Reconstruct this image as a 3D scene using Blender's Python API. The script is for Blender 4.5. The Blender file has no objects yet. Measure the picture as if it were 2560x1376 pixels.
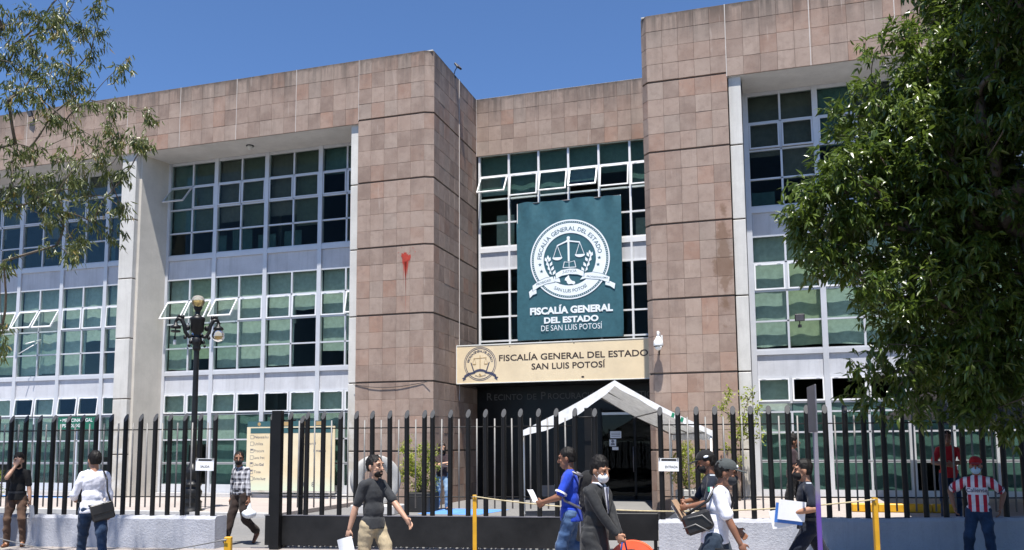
import bpy, bmesh, math, random
import numpy as np
from mathutils import Vector, Matrix, Euler, noise
random.seed(11)
S = bpy.context.scene
COL = S.collection
R = math.radians
# ------------------------------------------------------------------ camera
CAM_H = 1.85
yaw, pit, rol, FPX = -.2952, .105, .0071, 2097.47
cy_, sy_ = math.cos(yaw), math.sin(yaw)
fwd = Vector((sy_*math.cos(pit), cy_*math.cos(pit), math.sin(pit)))
rt = Vector((cy_, -sy_, 0)); dn = fwd.cross(rt)
c_, s_ = math.cos(rol), math.sin(rol)
rt, dn = c_*rt+s_*dn, -s_*rt+c_*dn
cd = bpy.data.cameras.new('camera'); cam = bpy.data.objects.new('camera', cd); COL.objects.link(cam)
m = Matrix((rt, -dn, -fwd)).transposed().to_4x4(); m.translation = (0, 0, CAM_H)
cam.matrix_world = m
cd.sensor_width = 36; cd.lens = FPX/2560*36; cd.shift_y = (885.93-688)/2560
cd.clip_start = .1; cd.clip_end = 2000
S.camera = cam
# ------------------------------------------------------------------ light
SUN_EL, SUN_AZ = R(71.5), R(168)          # azimuth clockwise from +Y
sun_dir = Vector((math.sin(SUN_AZ)*math.cos(SUN_EL), math.cos(SUN_AZ)*math.cos(SUN_EL), math.sin(SUN_EL)))
w = bpy.data.worlds.new('World'); S.world = w; w.use_nodes = True
nt = w.node_tree; bg = nt.nodes['Background']
sk = nt.nodes.new('ShaderNodeTexSky'); sk.sky_type = 'NISHITA'; sk.sun_disc = False
sk.sun_elevation = SUN_EL; sk.sun_rotation = SUN_AZ; sk.altitude = 1860; sk.air_density = 1.0; sk.dust_density = 0.; sk.ozone_density = 10.0
nt.links.new(sk.outputs[0], bg.inputs[0]); bg.inputs[1].default_value = .10
sl = bpy.data.lights.new('sun', 'SUN'); sl.energy = 5.0; sl.angle = R(.53); sl.color = (1, .955, .89)
so = bpy.data.objects.new('sun', sl); COL.objects.link(so); so.rotation_euler = sun_dir.to_track_quat('Z', 'Y').to_euler(); so.location = (0, 0, 40)
S.view_settings.view_transform = 'Standard'; S.view_settings.look = 'None'; S.view_settings.gamma = 1
S.view_settings.use_curve_mapping = False; S.view_settings.exposure = .86
S.render.engine = 'CYCLES'
S.cycles.max_bounces = 8; S.cycles.transparent_max_bounces = 16

# ------------------------------------------------------------------ materials
class NT:
    """small wrapper for node building"""
    def __init__(s, name):
        s.m = bpy.data.materials.new(name); s.m.use_nodes = True; s.t = s.m.node_tree
        s.b = s.t.nodes['Principled BSDF']; s.out = s.t.nodes['Material Output']
    def n(s, typ, **kw):
        o = s.t.nodes.new('ShaderNode'+typ)
        for k, v in kw.items():
            if k == 'ins':
                for a, b in v.items():
                    if hasattr(b, 'is_linked'): s.t.links.new(b, o.inputs[a])
                    else: o.inputs[a].default_value = b
            else: setattr(o, k, v)
        return o
    def l(s, a, b): s.t.links.new(a, b)
    def noise(s, scale, vec=None, detail=4, rough=.6, w=None):
        o = s.n('TexNoise'); o.inputs['Scale'].default_value = scale; o.inputs['Detail'].default_value = detail; o.inputs['Roughness'].default_value = rough
        if vec is not None: s.l(vec, o.inputs['Vector'])
        return o.outputs['Fac']
    def math(s, op, a, b=None, c=None, clamp=False):
        o = s.n('Math', operation=op); o.use_clamp = clamp
        for i, v in enumerate((a, b, c)):
            if v is None: continue
            if hasattr(v, 'is_linked'): s.l(v, o.inputs[i])
            else: o.inputs[i].default_value = v
        return o.outputs[0]
    def mix(s, f, a, b, blend='MIX'):
        o = s.n('Mix', data_type='RGBA', blend_type=blend)
        for i, v in ((0, f), (6, a), (7, b)):
            if hasattr(v, 'is_linked'): s.l(v, o.inputs[i])
            else: o.inputs[i].default_value = v if i == 0 else (*v[:3], 1)
        return o.outputs[2]
    def rng(s, v, a, b, c=0, d=1):
        o = s.n('MapRange'); s.l(v, o.inputs[0])
        for i, k in enumerate((a, b, c, d)): o.inputs[i+1].default_value = k
        return o.outputs[0]
    def bump(s, h, strength=.2, dist=.01):
        o = s.n('Bump'); o.inputs['Strength'].default_value = strength; o.inputs['Distance'].default_value = dist
        s.l(h, o.inputs['Height']); s.l(o.outputs[0], s.b.inputs['Normal'])
    def col(s, c): s.l(c, s.b.inputs['Base Color'])

def pm(name, col, rough=.6, metal=0., var=.12, vs=2.5, bump=.15, bs=60, spec=.5, obj=True, dist=.006):
    """painted / plain surface with mottling, wear and fine relief"""
    k = NT(name); tc = k.n('TexCoord').outputs['Object']
    n1 = k.noise(vs, tc, 5, .65); n2 = k.noise(bs, tc, 3)
    f = k.rng(n1, .3, .7)
    dark = tuple(c*(1-var*1.5) for c in col); light = tuple(min(1, c*(1+var)) for c in col)
    c = k.mix(f, dark, light)
    c = k.mix(k.math('MULTIPLY', k.rng(n2, .35, .75), .25*min(1, var*4)), c, tuple(x*.6 for x in col))
    k.col(c); k.b.inputs['Metallic'].default_value = metal; k.b.inputs['Specular IOR Level'].default_value = spec
    k.l(k.rng(n1, .2, .8, max(.02, rough-.1), min(1, rough+.1)), k.b.inputs['Roughness'])
    if bump: k.bump(n2, bump, dist)
    return k.m

TW, TH = .444, .5115                      # stone tile module
def stone_mat():
    k = NT('pink quarry stone'); g = k.n('NewGeometry').outputs['Position']
    sp = k.n('SeparateXYZ'); k.l(g, sp.inputs[0])
    x, y, z = sp.outputs
    oi = k.n('ObjectInfo').outputs['Random']; ta = k.n('Attribute'); ta.attribute_name = 'slab'
    cb = k.n('CombineXYZ'); k.l(oi, cb.inputs[0]); k.l(ta.outputs['Fac'], cb.inputs[1])
    wn = k.n('TexWhiteNoise', noise_dimensions='3D'); k.l(cb.outputs[0], wn.inputs[0])
    r1 = wn.outputs['Value']; sc = k.n('SeparateColor'); k.l(wn.outputs['Color'], sc.inputs[0]); r2, r3 = sc.outputs[0], sc.outputs[1]
    # every slab gets its own offset into the grain so that veins stop at the joints
    off = k.n('VectorMath', operation='MULTIPLY_ADD'); k.l(wn.outputs['Color'], off.inputs[0]); off.inputs[1].default_value = (40, 40, 40); k.l(g, off.inputs[2])
    v = off.outputs[0]
    big = k.noise(2.2, v, 4, .6); fine = k.noise(34, v, 4, .7); grit = k.noise(110, v, 2)
    c = k.mix(r1, (.228, .162, .130), (.402, .300, .243))
    c = k.mix(k.rng(r2, .62, .95), c, (.295, .230, .190))          # greyer slabs
    c = k.mix(k.rng(r3, .72, 1.0, 0, .75), c, (.325, .185, .130))   # redder slabs
    c = k.mix(k.math('MULTIPLY', k.rng(big, .38, .68), .42), c, (.44, .345, .285))
    c = k.mix(k.math('MULTIPLY', k.rng(k.noise(5.5, v, 4, .65), .50, .70), .38), c, (.190, .135, .110))
    c = k.mix(k.math('MULTIPLY', k.rng(fine, .5, .8), .3), c, (.25, .19, .16))
    c = k.mix(k.math('MULTIPLY', k.rng(grit, .64, .74), .42), c, (.62, .54, .47))
    # rain streaks hanging from the parapet
    sv = k.n('VectorMath', operation='MULTIPLY'); k.l(g, sv.inputs[0]); sv.inputs[1].default_value = (3.2, 3.2, .18)
    st = k.noise(1.0, sv.outputs[0], 4, .7)
    top = k.math('MULTIPLY', k.rng(z, 12.9, 13.95), k.rng(st, .36, .62))
    lip = k.rng(k.math('ADD', z, k.math('MULTIPLY', k.noise(5, g), .3)), 13.9, 14.1)
    c = k.mix(k.math('MAXIMUM', k.math('MULTIPLY', top, .9), k.math('MULTIPLY', lip, .95)), c, (.085, .070, .060))
    c = k.mix(k.math('MULTIPLY', k.rng(k.noise(1.0, k_vec(k, g, (2.2, 2.2, .22)), 5, .75), .52, .70), .34), c, (.150, .115, .096))
    # pale lime runs and a damp brown stain beside the pilaster
    c = k.mix(k.math('MULTIPLY', k.rng(k.noise(1.0, k_vec(k, g, (5, 5, .5)), 3, .7), .64, .72), .22), c, (.66, .58, .52))
    dx = k.math('ABSOLUTE', k.math('SUBTRACT', x, -.98)); dz = k.math('ABSOLUTE', k.math('SUBTRACT', z, 6.7))
    st2 = k.math('ADD', k.math('DIVIDE', dx, .34), k.math('DIVIDE', dz, 1.75))
    st2 = k.math('ADD', st2, k.math('MULTIPLY', k.math('SUBTRACT', k.noise(3, g, 4), .5), 2.6))
    c = k.mix(k.math('MULTIPLY', k.rng(st2, 1.0, .6), .62), c, (.15, .085, .05))
    k.col(c); k.l(k.rng(fine, .3, .7, .72, .92), k.b.inputs['Roughness']); k.b.inputs['Specular IOR Level'].default_value = .25
    k.bump(k.math('ADD', k.math('MULTIPLY', fine, .7), grit), .35, .006)
    return k.m
def k_vec(k, g, s):
    v = k.n('VectorMath', operation='MULTIPLY'); k.l(g, v.inputs[0]); v.inputs[1].default_value = s; return v.outputs[0]

def concrete_mat(name, col, streak=.35, stainlow=0):
    k = NT(name); g = k.n('NewGeometry').outputs['Position']
    n1 = k.noise(1.1, g, 5, .65); n2 = k.noise(26, g, 5, .7); st = k.noise(1, k_vec(k, g, (6, 6, .35)), 4, .7)
    c = k.mix(k.rng(n1, .3, .7), tuple(x*.86 for x in col), tuple(min(1, x*1.08) for x in col))
    c = k.mix(k.math('MULTIPLY', k.rng(st, .5, .72), streak), c, tuple(x*.45 for x in col))
    c = k.mix(k.math('MULTIPLY', k.rng(n2, .52, .8), .3), c, tuple(x*.55 for x in col))
    if stainlow:
        z = k.n('SeparateXYZ'); k.l(g, z.inputs[0])
        f = k.math('MULTIPLY', k.rng(z.outputs[2], 3.6, 2.4), k.rng(k.noise(2.5, g, 4), .4, .62))
        c = k.mix(k.math('MULTIPLY', f, .55), c, (.32, .27, .19))
    k.col(c); k.b.inputs['Roughness'].default_value = .88; k.b.inputs['Specular IOR Level'].default_value = .25
    k.bump(n2, .3, .008); return k.m

def glass_mat(name='window glass', tint=(.80, .86, .83), gl=.10, milk=0):
    k = NT(name); k.t.nodes.remove(k.b)
    tr = k.n('BsdfTransparent'); tr.inputs[0].default_value = (*tint, 1)
    gs = k.n('BsdfGlossy'); gs.inputs['Roughness'].default_value = .015; gs.inputs[0].default_value = (.9, .95, 1, 1)
    fr = k.n('Fresnel'); fr.inputs[0].default_value = 1.5
    g = k.n('NewGeometry').outputs['Position']; bp = k.n('Bump'); bp.inputs['Strength'].default_value = .04; bp.inputs['Distance'].default_value = .05
    k.l(k.noise(1.4, g, 2), bp.inputs['Height']); k.l(bp.outputs[0], gs.inputs['Normal'])
    if milk:
        df = k.n('BsdfTranslucent'); df.inputs[0].default_value = (*[min(1, v*1.05) for v in tint], 1); d2 = k.n('BsdfDiffuse'); d2.inputs[0].default_value = (*[min(1, v*1.05) for v in tint], 1)
        m0 = k.n('MixShader'); k.l(df.outputs[0], m0.inputs[1]); k.l(d2.outputs[0], m0.inputs[2]); m1 = k.n('MixShader'); m1.inputs[0].default_value = milk; k.l(tr.outputs[0], m1.inputs[1]); k.l(m0.outputs[0], m1.inputs[2]); tr = m1
    mx = k.n('MixShader'); k.l(k.math('MULTIPLY', fr.outputs[0], gl), mx.inputs[0]); k.l(tr.outputs[0], mx.inputs[1]); k.l(gs.outputs[0], mx.inputs[2])
    k.l(mx.outputs[0], k.out.inputs[0]); return k.m

def leaf_mat(name, a, b, rough=.35, yellow=0, trans=.25):
    k = NT(name); oi = k.n('Attribute'); oi.attribute_name = 'leafrand'
    r = oi.outputs['Fac']; g = k.n('NewGeometry')
    c = k.mix(r, a, b)
    c = k.mix(k.math('MULTIPLY', k.rng(k.noise(1.3, g.outputs['Position'], 3), .45, .7), .45), c, tuple(x*.62 for x in a))
    if yellow: c = k.mix(k.math('MULTIPLY', k.rng(r, 1-yellow, 1-yellow*.6), .85), c, (.24, .15, .035))
    k.col(c); k.b.inputs['Roughness'].default_value = rough; k.b.inputs['Specular IOR Level'].default_value = .55
    tl = k.n('BsdfTranslucent'); k.l(k.mix(.5, c, (.16, .24, .03)), tl.inputs[0])
    mx = k.n('MixShader'); mx.inputs[0].default_value = trans; k.l(k.b.outputs[0], mx.inputs[1]); k.l(tl.outputs[0], mx.inputs[2])
    k.l(mx.outputs[0], k.out.inputs[0]); return k.m

def cloth_mat(name, col, kind=None, col2=None, scale=1, rough=.85, bump=.35, trans=0):
    k = NT(name); tc = k.n('TexCoord').outputs['Object']; sp = k.n('SeparateXYZ'); k.l(tc, sp.inputs[0]); x, y, z = sp.outputs
    n = k.noise(7, tc, 4, .6); fine = k.noise(180, tc, 2); fold = k.noise(13, k_vec(k, tc, (1, 1, .55)), 3, .55)
    c = k.mix(k.rng(n, .3, .7), tuple(v*.82 for v in col), tuple(min(1, v*1.1) for v in col))
    if kind == 'plaid':
        u = k.math('FRACT', k.math('MULTIPLY', k.math('ADD', y, k.math('MULTIPLY', x, .35)), 11)); v = k.math('FRACT', k.math('MULTIPLY', z, 11))
        a = k.math('LESS_THAN', u, .5); b = k.math('LESS_THAN', v, .5)
        f = k.math('MULTIPLY', k.math('ADD', a, b), .5)
        thin = k.math('MAXIMUM', k.math('LESS_THAN', k.math('ABSOLUTE', k.math('SUBTRACT', u, .75)), .05), k.math('LESS_THAN', k.math('ABSOLUTE', k.math('SUBTRACT', v, .75)), .05))
        c = k.mix(f, c, col2); c = k.mix(k.math('MULTIPLY', thin, .45), c, col2)
    if kind == 'stripe':
        u = k.math('FRACT', k.math('ADD', k.math('MULTIPLY', y, 9.6), .25)); c = k.mix(k.math('LESS_THAN', u, .48), c, col2)
        band = k.math('MULTIPLY', k.math('LESS_THAN', k.math('ABSOLUTE', k.math('SUBTRACT', z, 1.185)), .055), k.math('GREATER_THAN', x, 0.02))
        c = k.mix(band, c, tuple(v for v in col))
    if kind == 'denim':
        fade = k.rng(k.noise(4, tc, 3), .42, .66); c = k.mix(k.math('MULTIPLY', fade, .6), c, col2)
    k.col(c); k.b.inputs['Roughness'].default_value = rough; k.b.inputs['Specular IOR Level'].default_value = .2
    k.b.inputs['Sheen Weight'].default_value = .1
    k.bump(k.math('ADD', k.math('MULTIPLY', fold, 1.6), k.math('MULTIPLY', fine, .12)), min(1, bump*1.25), .022)
    if trans:
        tl = k.n('BsdfTranslucent'); k.l(c, tl.inputs[0]); mx = k.n('MixShader'); mx.inputs[0].default_value = trans; k.l(k.b.outputs[0], mx.inputs[1]); k.l(tl.outputs[0], mx.inputs[2]); k.l(mx.outputs[0], k.out.inputs[0])
    return k.m

def ground_mat(name, base, alt, slab=None, gran=.35, stain=.4):
    k = NT(name); g = k.n('NewGeometry').outputs['Position']
    n1 = k.noise(.35, g, 6, .65); n2 = k.noise(5, g, 5, .7); n3 = k.noise(90, g, 3, .7)
    c = k.mix(k.rng(n1, .3, .7), base, alt)
    c = k.mix(k.math('MULTIPLY', k.rng(n2, .5, .8), stain), c, tuple(v*.5 for v in base))
    c = k.mix(k.math('MULTIPLY', k.rng(n3, .45, .75), gran), c, tuple(v*.62 for v in base))
    c = k.mix(k.math('MULTIPLY', k.rng(n3, .66, .8), .3), c, tuple(min(1, v*1.5) for v in base))
    k.col(c); k.b.inputs['Roughness'].default_value = .9; k.b.inputs['Specular IOR Level'].default_value = .2
    k.bump(k.math('ADD', n3, n2), .4, .01); return k.m

M = {}
M['stone'] = stone_mat()
M['backing'] = pm('mortar backing', (.13, .105, .09), .95, bump=.3)
M['joint'] = pm('pale joint sealant', (.55, .50, .46), .8)
M['conc'] = concrete_mat('precast concrete', (.60, .585, .55), .25, 1)
M['plaster'] = concrete_mat('cream plaster', (.56, .525, .465), .12)
M['soffit'] = concrete_mat('painted soffit', (.60, .59, .57), .1)
M['alu'] = pm('painted aluminium', (.575, .585, .61), .38, .15, .06, 1.5, .05, 40)
M['sash'] = pm('white aluminium sash', (.80, .80, .80), .35, .1, .05, 1.5, .03, 40)
M['spandrel'] = concrete_mat('spandrel panel', (.54, .55, .58), .28)
M['glass'] = glass_mat()
M['glassdark'] = glass_mat('smoked glass', (.42, .46, .46), .35)
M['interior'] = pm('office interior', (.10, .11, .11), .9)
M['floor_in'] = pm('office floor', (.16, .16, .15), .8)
M['blindA'] = cloth_mat('sage roller blind', (.46, .51, .47), bump=.06)
M['blindB'] = cloth_mat('olive roller blind', (.46, .49, .35), bump=.06)
M['blindC'] = cloth_mat('grey roller blind', (.50, .55, .50), bump=.06)
M['blindE'] = cloth_mat('shaded olive blind', (.115, .13, .105), bump=.06); M['blindF'] = cloth_mat('shaded taupe blind', (.135, .125, .11), bump=.06); M['blindG'] = cloth_mat('shaded teal blind', (.10, .17, .17), bump=.06)  # upper storey blinds darkened; the fascia shade is put into their colour
M['blindD'] = cloth_mat('teal blind', (.125, .205, .195), bump=.06)
M['paper'] = pm('paper', (.82, .83, .84), .7, var=.03, bump=0)
M['black'] = pm('black gloss paint', (.006, .006, .0065), .5, 0, .25, 3, .08, 50, .3)
M['blackcap'] = pm('worn dark cap', (.065, .067, .072), .65, 0, .3, 8, .1, 80, .3)
M['blackpanel'] = pm('scuffed black panel', (.010, .010, .0105), .5, 0, .55, 1.6, .15, 30, .35)
M['steel'] = pm('bare grey rod', (.20, .195, .19), .55, .25, .15, 6, .08, 90)
M['wall'] = concrete_mat('pale painted roughcast', (.44, .45, .49), .22)
M['red'] = pm('dried red paint', (.40, .042, .02), .5, var=.15, bump=.3)
M['white'] = pm('white plastic', (.80, .80, .79), .4, var=.05, bump=.03)
M['dark'] = pm('dark plastic', (.02, .02, .022), .5)
M['iron'] = pm('black cast iron', (.014, .014, .014), .42, .3, .3, 6, .25, 40)
M['ink'] = pm('dark brown lettering', (.045, .028, .02), .5, var=.05, bump=0)
M['greytext'] = pm('dull metal letters', (.085, .085, .088), .6, 0)
M['navy'] = pm('navy print', (.055, .06, .11), .5, var=.05, bump=0)
M['gold'] = pm('ochre print', (.42, .28, .12), .5, var=.05, bump=0)
M['yellow'] = pm('yellow road paint', (.62, .33, .012), .5, var=.15, bump=.2)
M['rope'] = pm('straw rope', (.52, .44, .27), .9, var=.2, vs=30, bump=.5, bs=120)
M['orange'] = pm('orange plastic', (.80, .115, .045), .38, var=.08, bump=.04)
M['purple'] = pm('purple paint', (.115, .055, .29), .5, var=.2, bump=.1)
M['galv'] = pm('weathered grey steel', (.20, .195, .215), .5, .5, .2)
M['skin'] = pm('tan skin', (.37, .19, .115), .5, var=.1, vs=8, bump=.1, bs=90)
M['skinL'] = pm('light skin', (.47, .27, .18), .5, var=.1, vs=8, bump=.1, bs=90)
M['skinD'] = pm('brown skin', (.23, .105, .06), .5, var=.1, vs=8, bump=.1, bs=90)
M['hair'] = pm('black hair', (.008, .0065, .006), .6, var=.3, vs=20, bump=.7, bs=90, spec=.25)
M['hairB'] = pm('dark brown hair', (.026, .014, .010), .5, var=.3, vs=20, bump=.7, bs=90)
M['eye'] = pm('eye', (.015, .012, .01), .2)
M['bark'] = pm('bark', (.13, .10, .075), .9, var=.35, vs=6, bump=.8, bs=20, dist=.02)
M['twig'] = pm('pale twig', (.13, .105, .08), .85, var=.3, vs=9, bump=.5, bs=40)
M['leafL'] = leaf_mat('olive leaflet', (.066, .085, .020), (.165, .175, .055), .40, .20, .30)
M['leafR'] = leaf_mat('glossy fig leaf', (.028, .064, .010), (.165, .220, .040), .30, 0, .32)
M['leafY'] = leaf_mat('yellow green leaf', (.24, .30, .030), (.42, .45, .07), .45, .08, .4)
M['valance'] = cloth_mat('opaque white tarpaulin', (.90, .90, .90), bump=.05)
M['tarp'] = cloth_mat('white tarpaulin', (.88, .88, .87), bump=.05, trans=.30)
M['greytarp'] = cloth_mat('grey tarpaulin', (.16, .165, .18), bump=.3)
M['pot'] = pm('black plastic pot', (.015, .015, .016), .6)
M['rock'] = concrete_mat('grey carved stone', (.40, .395, .38), .3)
M['blue'] = pm('blue floor paint', (.10, .27, .66), .7, var=.15, vs=4, bump=.2)
M['asphalt'] = ground_mat('asphalt', (.17, .17, .17), (.21, .205, .20))
M['paving'] = ground_mat('pink grey paving', (.33, .29, .27), (.40, .36, .335))
M['street'] = ground_mat('street paving', (.27, .24, .225), (.34, .305, .285))
M['road'] = ground_mat('road asphalt', (.07, .07, .07), (.10, .098, .095))
M['kerb'] = concrete_mat('concrete kerb', (.52, .51, .50), .3)
M['granite'] = pm('black granite', (.008, .009, .010), .35, var=.3, bump=.05, spec=.3)

# ------------------------------------------------------------------ mesh helper
class MB:
    def __init__(s): s.v, s.f, s.mi, s.sm = [], [], [], []
    def add(s, vs, fs, mi=0, smooth=False):
        o = len(s.v); s.v += [tuple(v) for v in vs]
        for f in fs: s.f.append([i+o for i in f]); s.mi.append(mi); s.sm.append(smooth)
        return s
    def box(s, x0, x1, y0, y1, z0, z1, mi=0, mat=None):
        vs = [(x, y, z) for z in (z0, z1) for y in (y0, y1) for x in (x0, x1)]
        if mat is not None: vs = [mat @ Vector(v) for v in vs]
        return s.add(vs, [(0, 2, 3, 1), (4, 5, 7, 6), (0, 1, 5, 4), (2, 6, 7, 3), (0, 4, 6, 2), (1, 3, 7, 5)], mi)
    def bbox(s, x0, x1, y0, y1, z0, z1, b=.004, mi=0, mat=None):
        """box with chamfered vertical and top edges"""
        bm = bmesh.new(); bmesh.ops.create_cube(bm, size=1)
        for v in bm.verts: v.co = Vector(((x0+x1)/2+v.co.x*(x1-x0), (y0+y1)/2+v.co.y*(y1-y0), (z0+z1)/2+v.co.z*(z1-z0)))
        bmesh.ops.bevel(bm, geom=bm.edges[:], offset=b, segments=1, affect='EDGES')
        bm.verts.index_update(); s.add([(mat @ v.co) if mat is not None else v.co for v in bm.verts], [[v.index for v in f.verts] for f in bm.faces], mi); bm.free(); return s
    def quad(s, a, b, c, d, mi=0): return s.add([a, b, c, d], [(0, 1, 2, 3)], mi)
    def tube(s, pts, rad, n=8, mi=0, cap=True, smooth=True):
        pts = [Vector(p) for p in pts]; rad = rad if isinstance(rad, (list, tuple)) else [rad]*len(pts)
        o = len(s.v); prev = None
        for i, p in enumerate(pts):
            d = (pts[min(i+1, len(pts)-1)]-pts[max(i-1, 0)])
            d = d.normalized() if d.length > 1e-9 else Vector((0, 0, 1))
            if prev is None: a = d.orthogonal().normalized()
            else:
                a = prev-d*prev.dot(d); a = a.normalized() if a.length > 1e-6 else d.orthogonal().normalized()
            prev = a; b = d.cross(a)
            for j in range(n):
                t = 2*math.pi*j/n; s.v.append(tuple(p+(a*math.cos(t)+b*math.sin(t))*rad[i]))
        for i in range(len(pts)-1):
            for j in range(n):
                s.f.append([o+i*n+j, o+i*n+(j+1) % n, o+(i+1)*n+(j+1) % n, o+(i+1)*n+j]); s.mi.append(mi); s.sm.append(smooth)
        if cap:
            s.f.append([o+j for j in range(n)][::-1]); s.mi.append(mi); s.sm.append(False)
            k = o+(len(pts)-1)*n; s.f.append([k+j for j in range(n)]); s.mi.append(mi); s.sm.append(False)
        return s
    def lathe(s, prof, c=(0, 0, 0), n=16, mi=0, M4=None, smooth=True):
        o = len(s.v); c = Vector(c)
        for r, z in prof:
            for j in range(n):
                t = 2*math.pi*j/n; p = Vector((r*math.cos(t), r*math.sin(t), z))
                if M4 is not None: p = M4 @ p
                s.v.append(tuple(p+c))
        for i in range(len(prof)-1):
            for j in range(n):
                s.f.append([o+i*n+j, o+i*n+(j+1) % n, o+(i+1)*n+(j+1) % n, o+(i+1)*n+j]); s.mi.append(mi); s.sm.append(smooth)
        return s
    def ell(s, c, r, rot=None, mi=0, n=14, m=9, smooth=True):
        prof = []; o = len(s.v); c = Vector(c)
        vs = [(0, 0, -1)]+[(math.sin(math.pi*i/m)*math.cos(2*math.pi*j/n), math.sin(math.pi*i/m)*math.sin(2*math.pi*j/n), -math.cos(math.pi*i/m)) for i in range(1, m) for j in range(n)]+[(0, 0, 1)]
        vs = [Vector((v[0]*r[0], v[1]*r[1], v[2]*r[2])) for v in vs]
        if rot is not None: vs = [rot @ v for v in vs]
        s.v += [tuple(v+c) for v in vs]; T = len(vs)-1
        def F(l): s.f.append([o+i for i in l]); s.mi.append(mi); s.sm.append(smooth)
        for j in range(n):
            F([0, 1+(j+1) % n, 1+j]); F([T, T-n+j, T-n+(j+1) % n])
            for i in range(m-2):
                a = 1+i*n; F([a+j, a+(j+1) % n, a+n+(j+1) % n, a+n+j])
        return s
    def rc(s, p0, r0, p1, r1, n=12):
        """tapered capsule"""
        p0, p1 = Vector(p0), Vector(p1); d = p1-p0; L = d.length
        if L < 1e-5: return s.ell(p0, (r0,)*3)
        q = d.to_track_quat('Z', 'Y').to_matrix().to_4x4()
        pr = [(r0*math.sin(t), -r0*math.cos(t)) for t in (0.02, .5, 1.0, 1.45)]+[(r1*math.cos(t), L+r1*math.sin(t)) for t in (.1, .55, 1.05, 1.55)]
        s.lathe(pr, p0, n, M4=q); o = len(s.v)
        s.f.append([o-8*n+j for j in range(n)][::-1]); s.mi.append(0); s.sm.append(True); s.f.append([o-n+j for j in range(n)]); s.mi.append(0); s.sm.append(True)
        return s
    def prism(s, poly, y0, y1, mi=0, M4=None):
        """polygon given in (x, z) extruded along y"""
        n = len(poly); vs = [Vector((x, y0, z)) for x, z in poly]+[Vector((x, y1, z)) for x, z in poly]
        if M4 is not None: vs = [M4 @ v for v in vs]
        return s.add(vs, [list(range(n)), list(range(n, 2*n))[::-1]]+[[(i+1) % n, i, n+i, n+(i+1) % n] for i in range(n)], mi)
    def mesh(s, name, mats):
        me = bpy.data.meshes.new(name); me.from_pydata(s.v, [], s.f)
        for a in (mats if isinstance(mats, (list, tuple)) else [mats]): me.materials.append(M[a] if isinstance(a, str) else a)
        me.polygons.foreach_set('material_index', s.mi); me.polygons.foreach_set('use_smooth', s.sm); me.update(); return me
    def build(s, name, mats, parent=None, fix=False, **kw):
        me = s.mesh(name, mats)
        if fix:
            bm = bmesh.new(); bm.from_mesh(me); bmesh.ops.recalc_face_normals(bm, faces=bm.faces[:]); bm.to_mesh(me); bm.free()
        return link(name, me, parent, **kw)
def inv_of(p):
    m_ = Matrix.Translation(p.location) @ p.rotation_euler.to_matrix().to_4x4() @ Matrix.Diagonal((*p.scale, 1))
    return m_.inverted()
def link(name, me, parent=None, local=False, **kw):
    o = bpy.data.objects.new(name, me); COL.objects.link(o)
    if parent is not None:
        o.parent = parent
        if not local:
            top = parent
            while top.parent is not None: top = top.parent
            if top is parent: o.matrix_parent_inverse = inv_of(parent)
            # a child of a part shares the part's (world) frame
    tag(o, **kw); return o
def tag(o, label=None, cat=None, group=None, kind=None):
    if label: o['label'] = label
    if cat: o['category'] = cat
    if group: o['group'] = group
    if kind: o['kind'] = kind
    return o
def thing(name, label, cat, loc=(0, 0, 0), rz=0, group=None, scale=1):
    o = bpy.data.objects.new(name, None); COL.objects.link(o); o.location = loc; o.rotation_euler = (0, 0, rz); o.scale = (scale,)*3
    o.empty_display_size = .3; return tag(o, label, cat, group)

_txt = {}
def text_geo(s, size=1., bold=0., align='CENTER', space=1.):
    key = (s, bold, align, space)
    if key not in _txt:
        cu = bpy.data.curves.new('t', 'FONT'); cu.body = s; cu.size = 1; cu.offset = bold; cu.align_x = align; cu.resolution_u = 3; cu.space_character = space
        ob = bpy.data.objects.new('t', cu); COL.objects.link(ob)
        dg = bpy.context.evaluated_depsgraph_get(); me = bpy.data.meshes.new_from_object(ob.evaluated_get(dg))
        _txt[key] = ([tuple(v.co) for v in me.vertices], [list(p.vertices) for p in me.polygons])
        bpy.data.objects.remove(ob); bpy.data.curves.remove(cu); bpy.data.meshes.remove(me)
    v, f = _txt[key]; return [(a*size, b*size) for a, b, _ in v], f
def put_text(B, s, x, z, y, size, bold=0, align='CENTER', mi=0, space=1., tilt=0):
    v, f = text_geo(s, size, bold, align, space); c, sn = math.cos(tilt), math.sin(tilt)
    B.add([(x+a*c-b*sn, y, z+a*sn+b*c) for a, b in v], f, mi)
def arc_text(B, s, cx, cz, y, rad, size, a0, a1, bold=0, mi=0, inside=False):
    """characters set along an arc from angle a0 to a1 (degrees, clockwise for the top arc)"""
    n = len(s); wd = []
    for ch in s:
        v, _ = text_geo(ch, size, bold) if ch != ' ' else ([], 0)
        wd.append((max(p[0] for p in v)-min(p[0] for p in v)+size*.12) if v else size*.35)
    tot = sum(wd); acc = 0
    for ch, wi in zip(s, wd):
        t = (acc+wi/2)/tot; acc += wi
        if ch == ' ': continue
        an = R(a0+(a1-a0)*t); v, f = text_geo(ch, size, bold)
        mx = (max(p[0] for p in v)+min(p[0] for p in v))/2
        rot = an-math.pi/2 if not inside else an+math.pi/2
        c, sn = math.cos(rot), math.sin(rot)
        ox, oz = cx+rad*math.cos(an), cz+rad*math.sin(an)
        B.add([(ox+(a-mx)*c-b*sn, y, oz+(a-mx)*sn+b*c) for a, b in v], f, mi)
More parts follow.
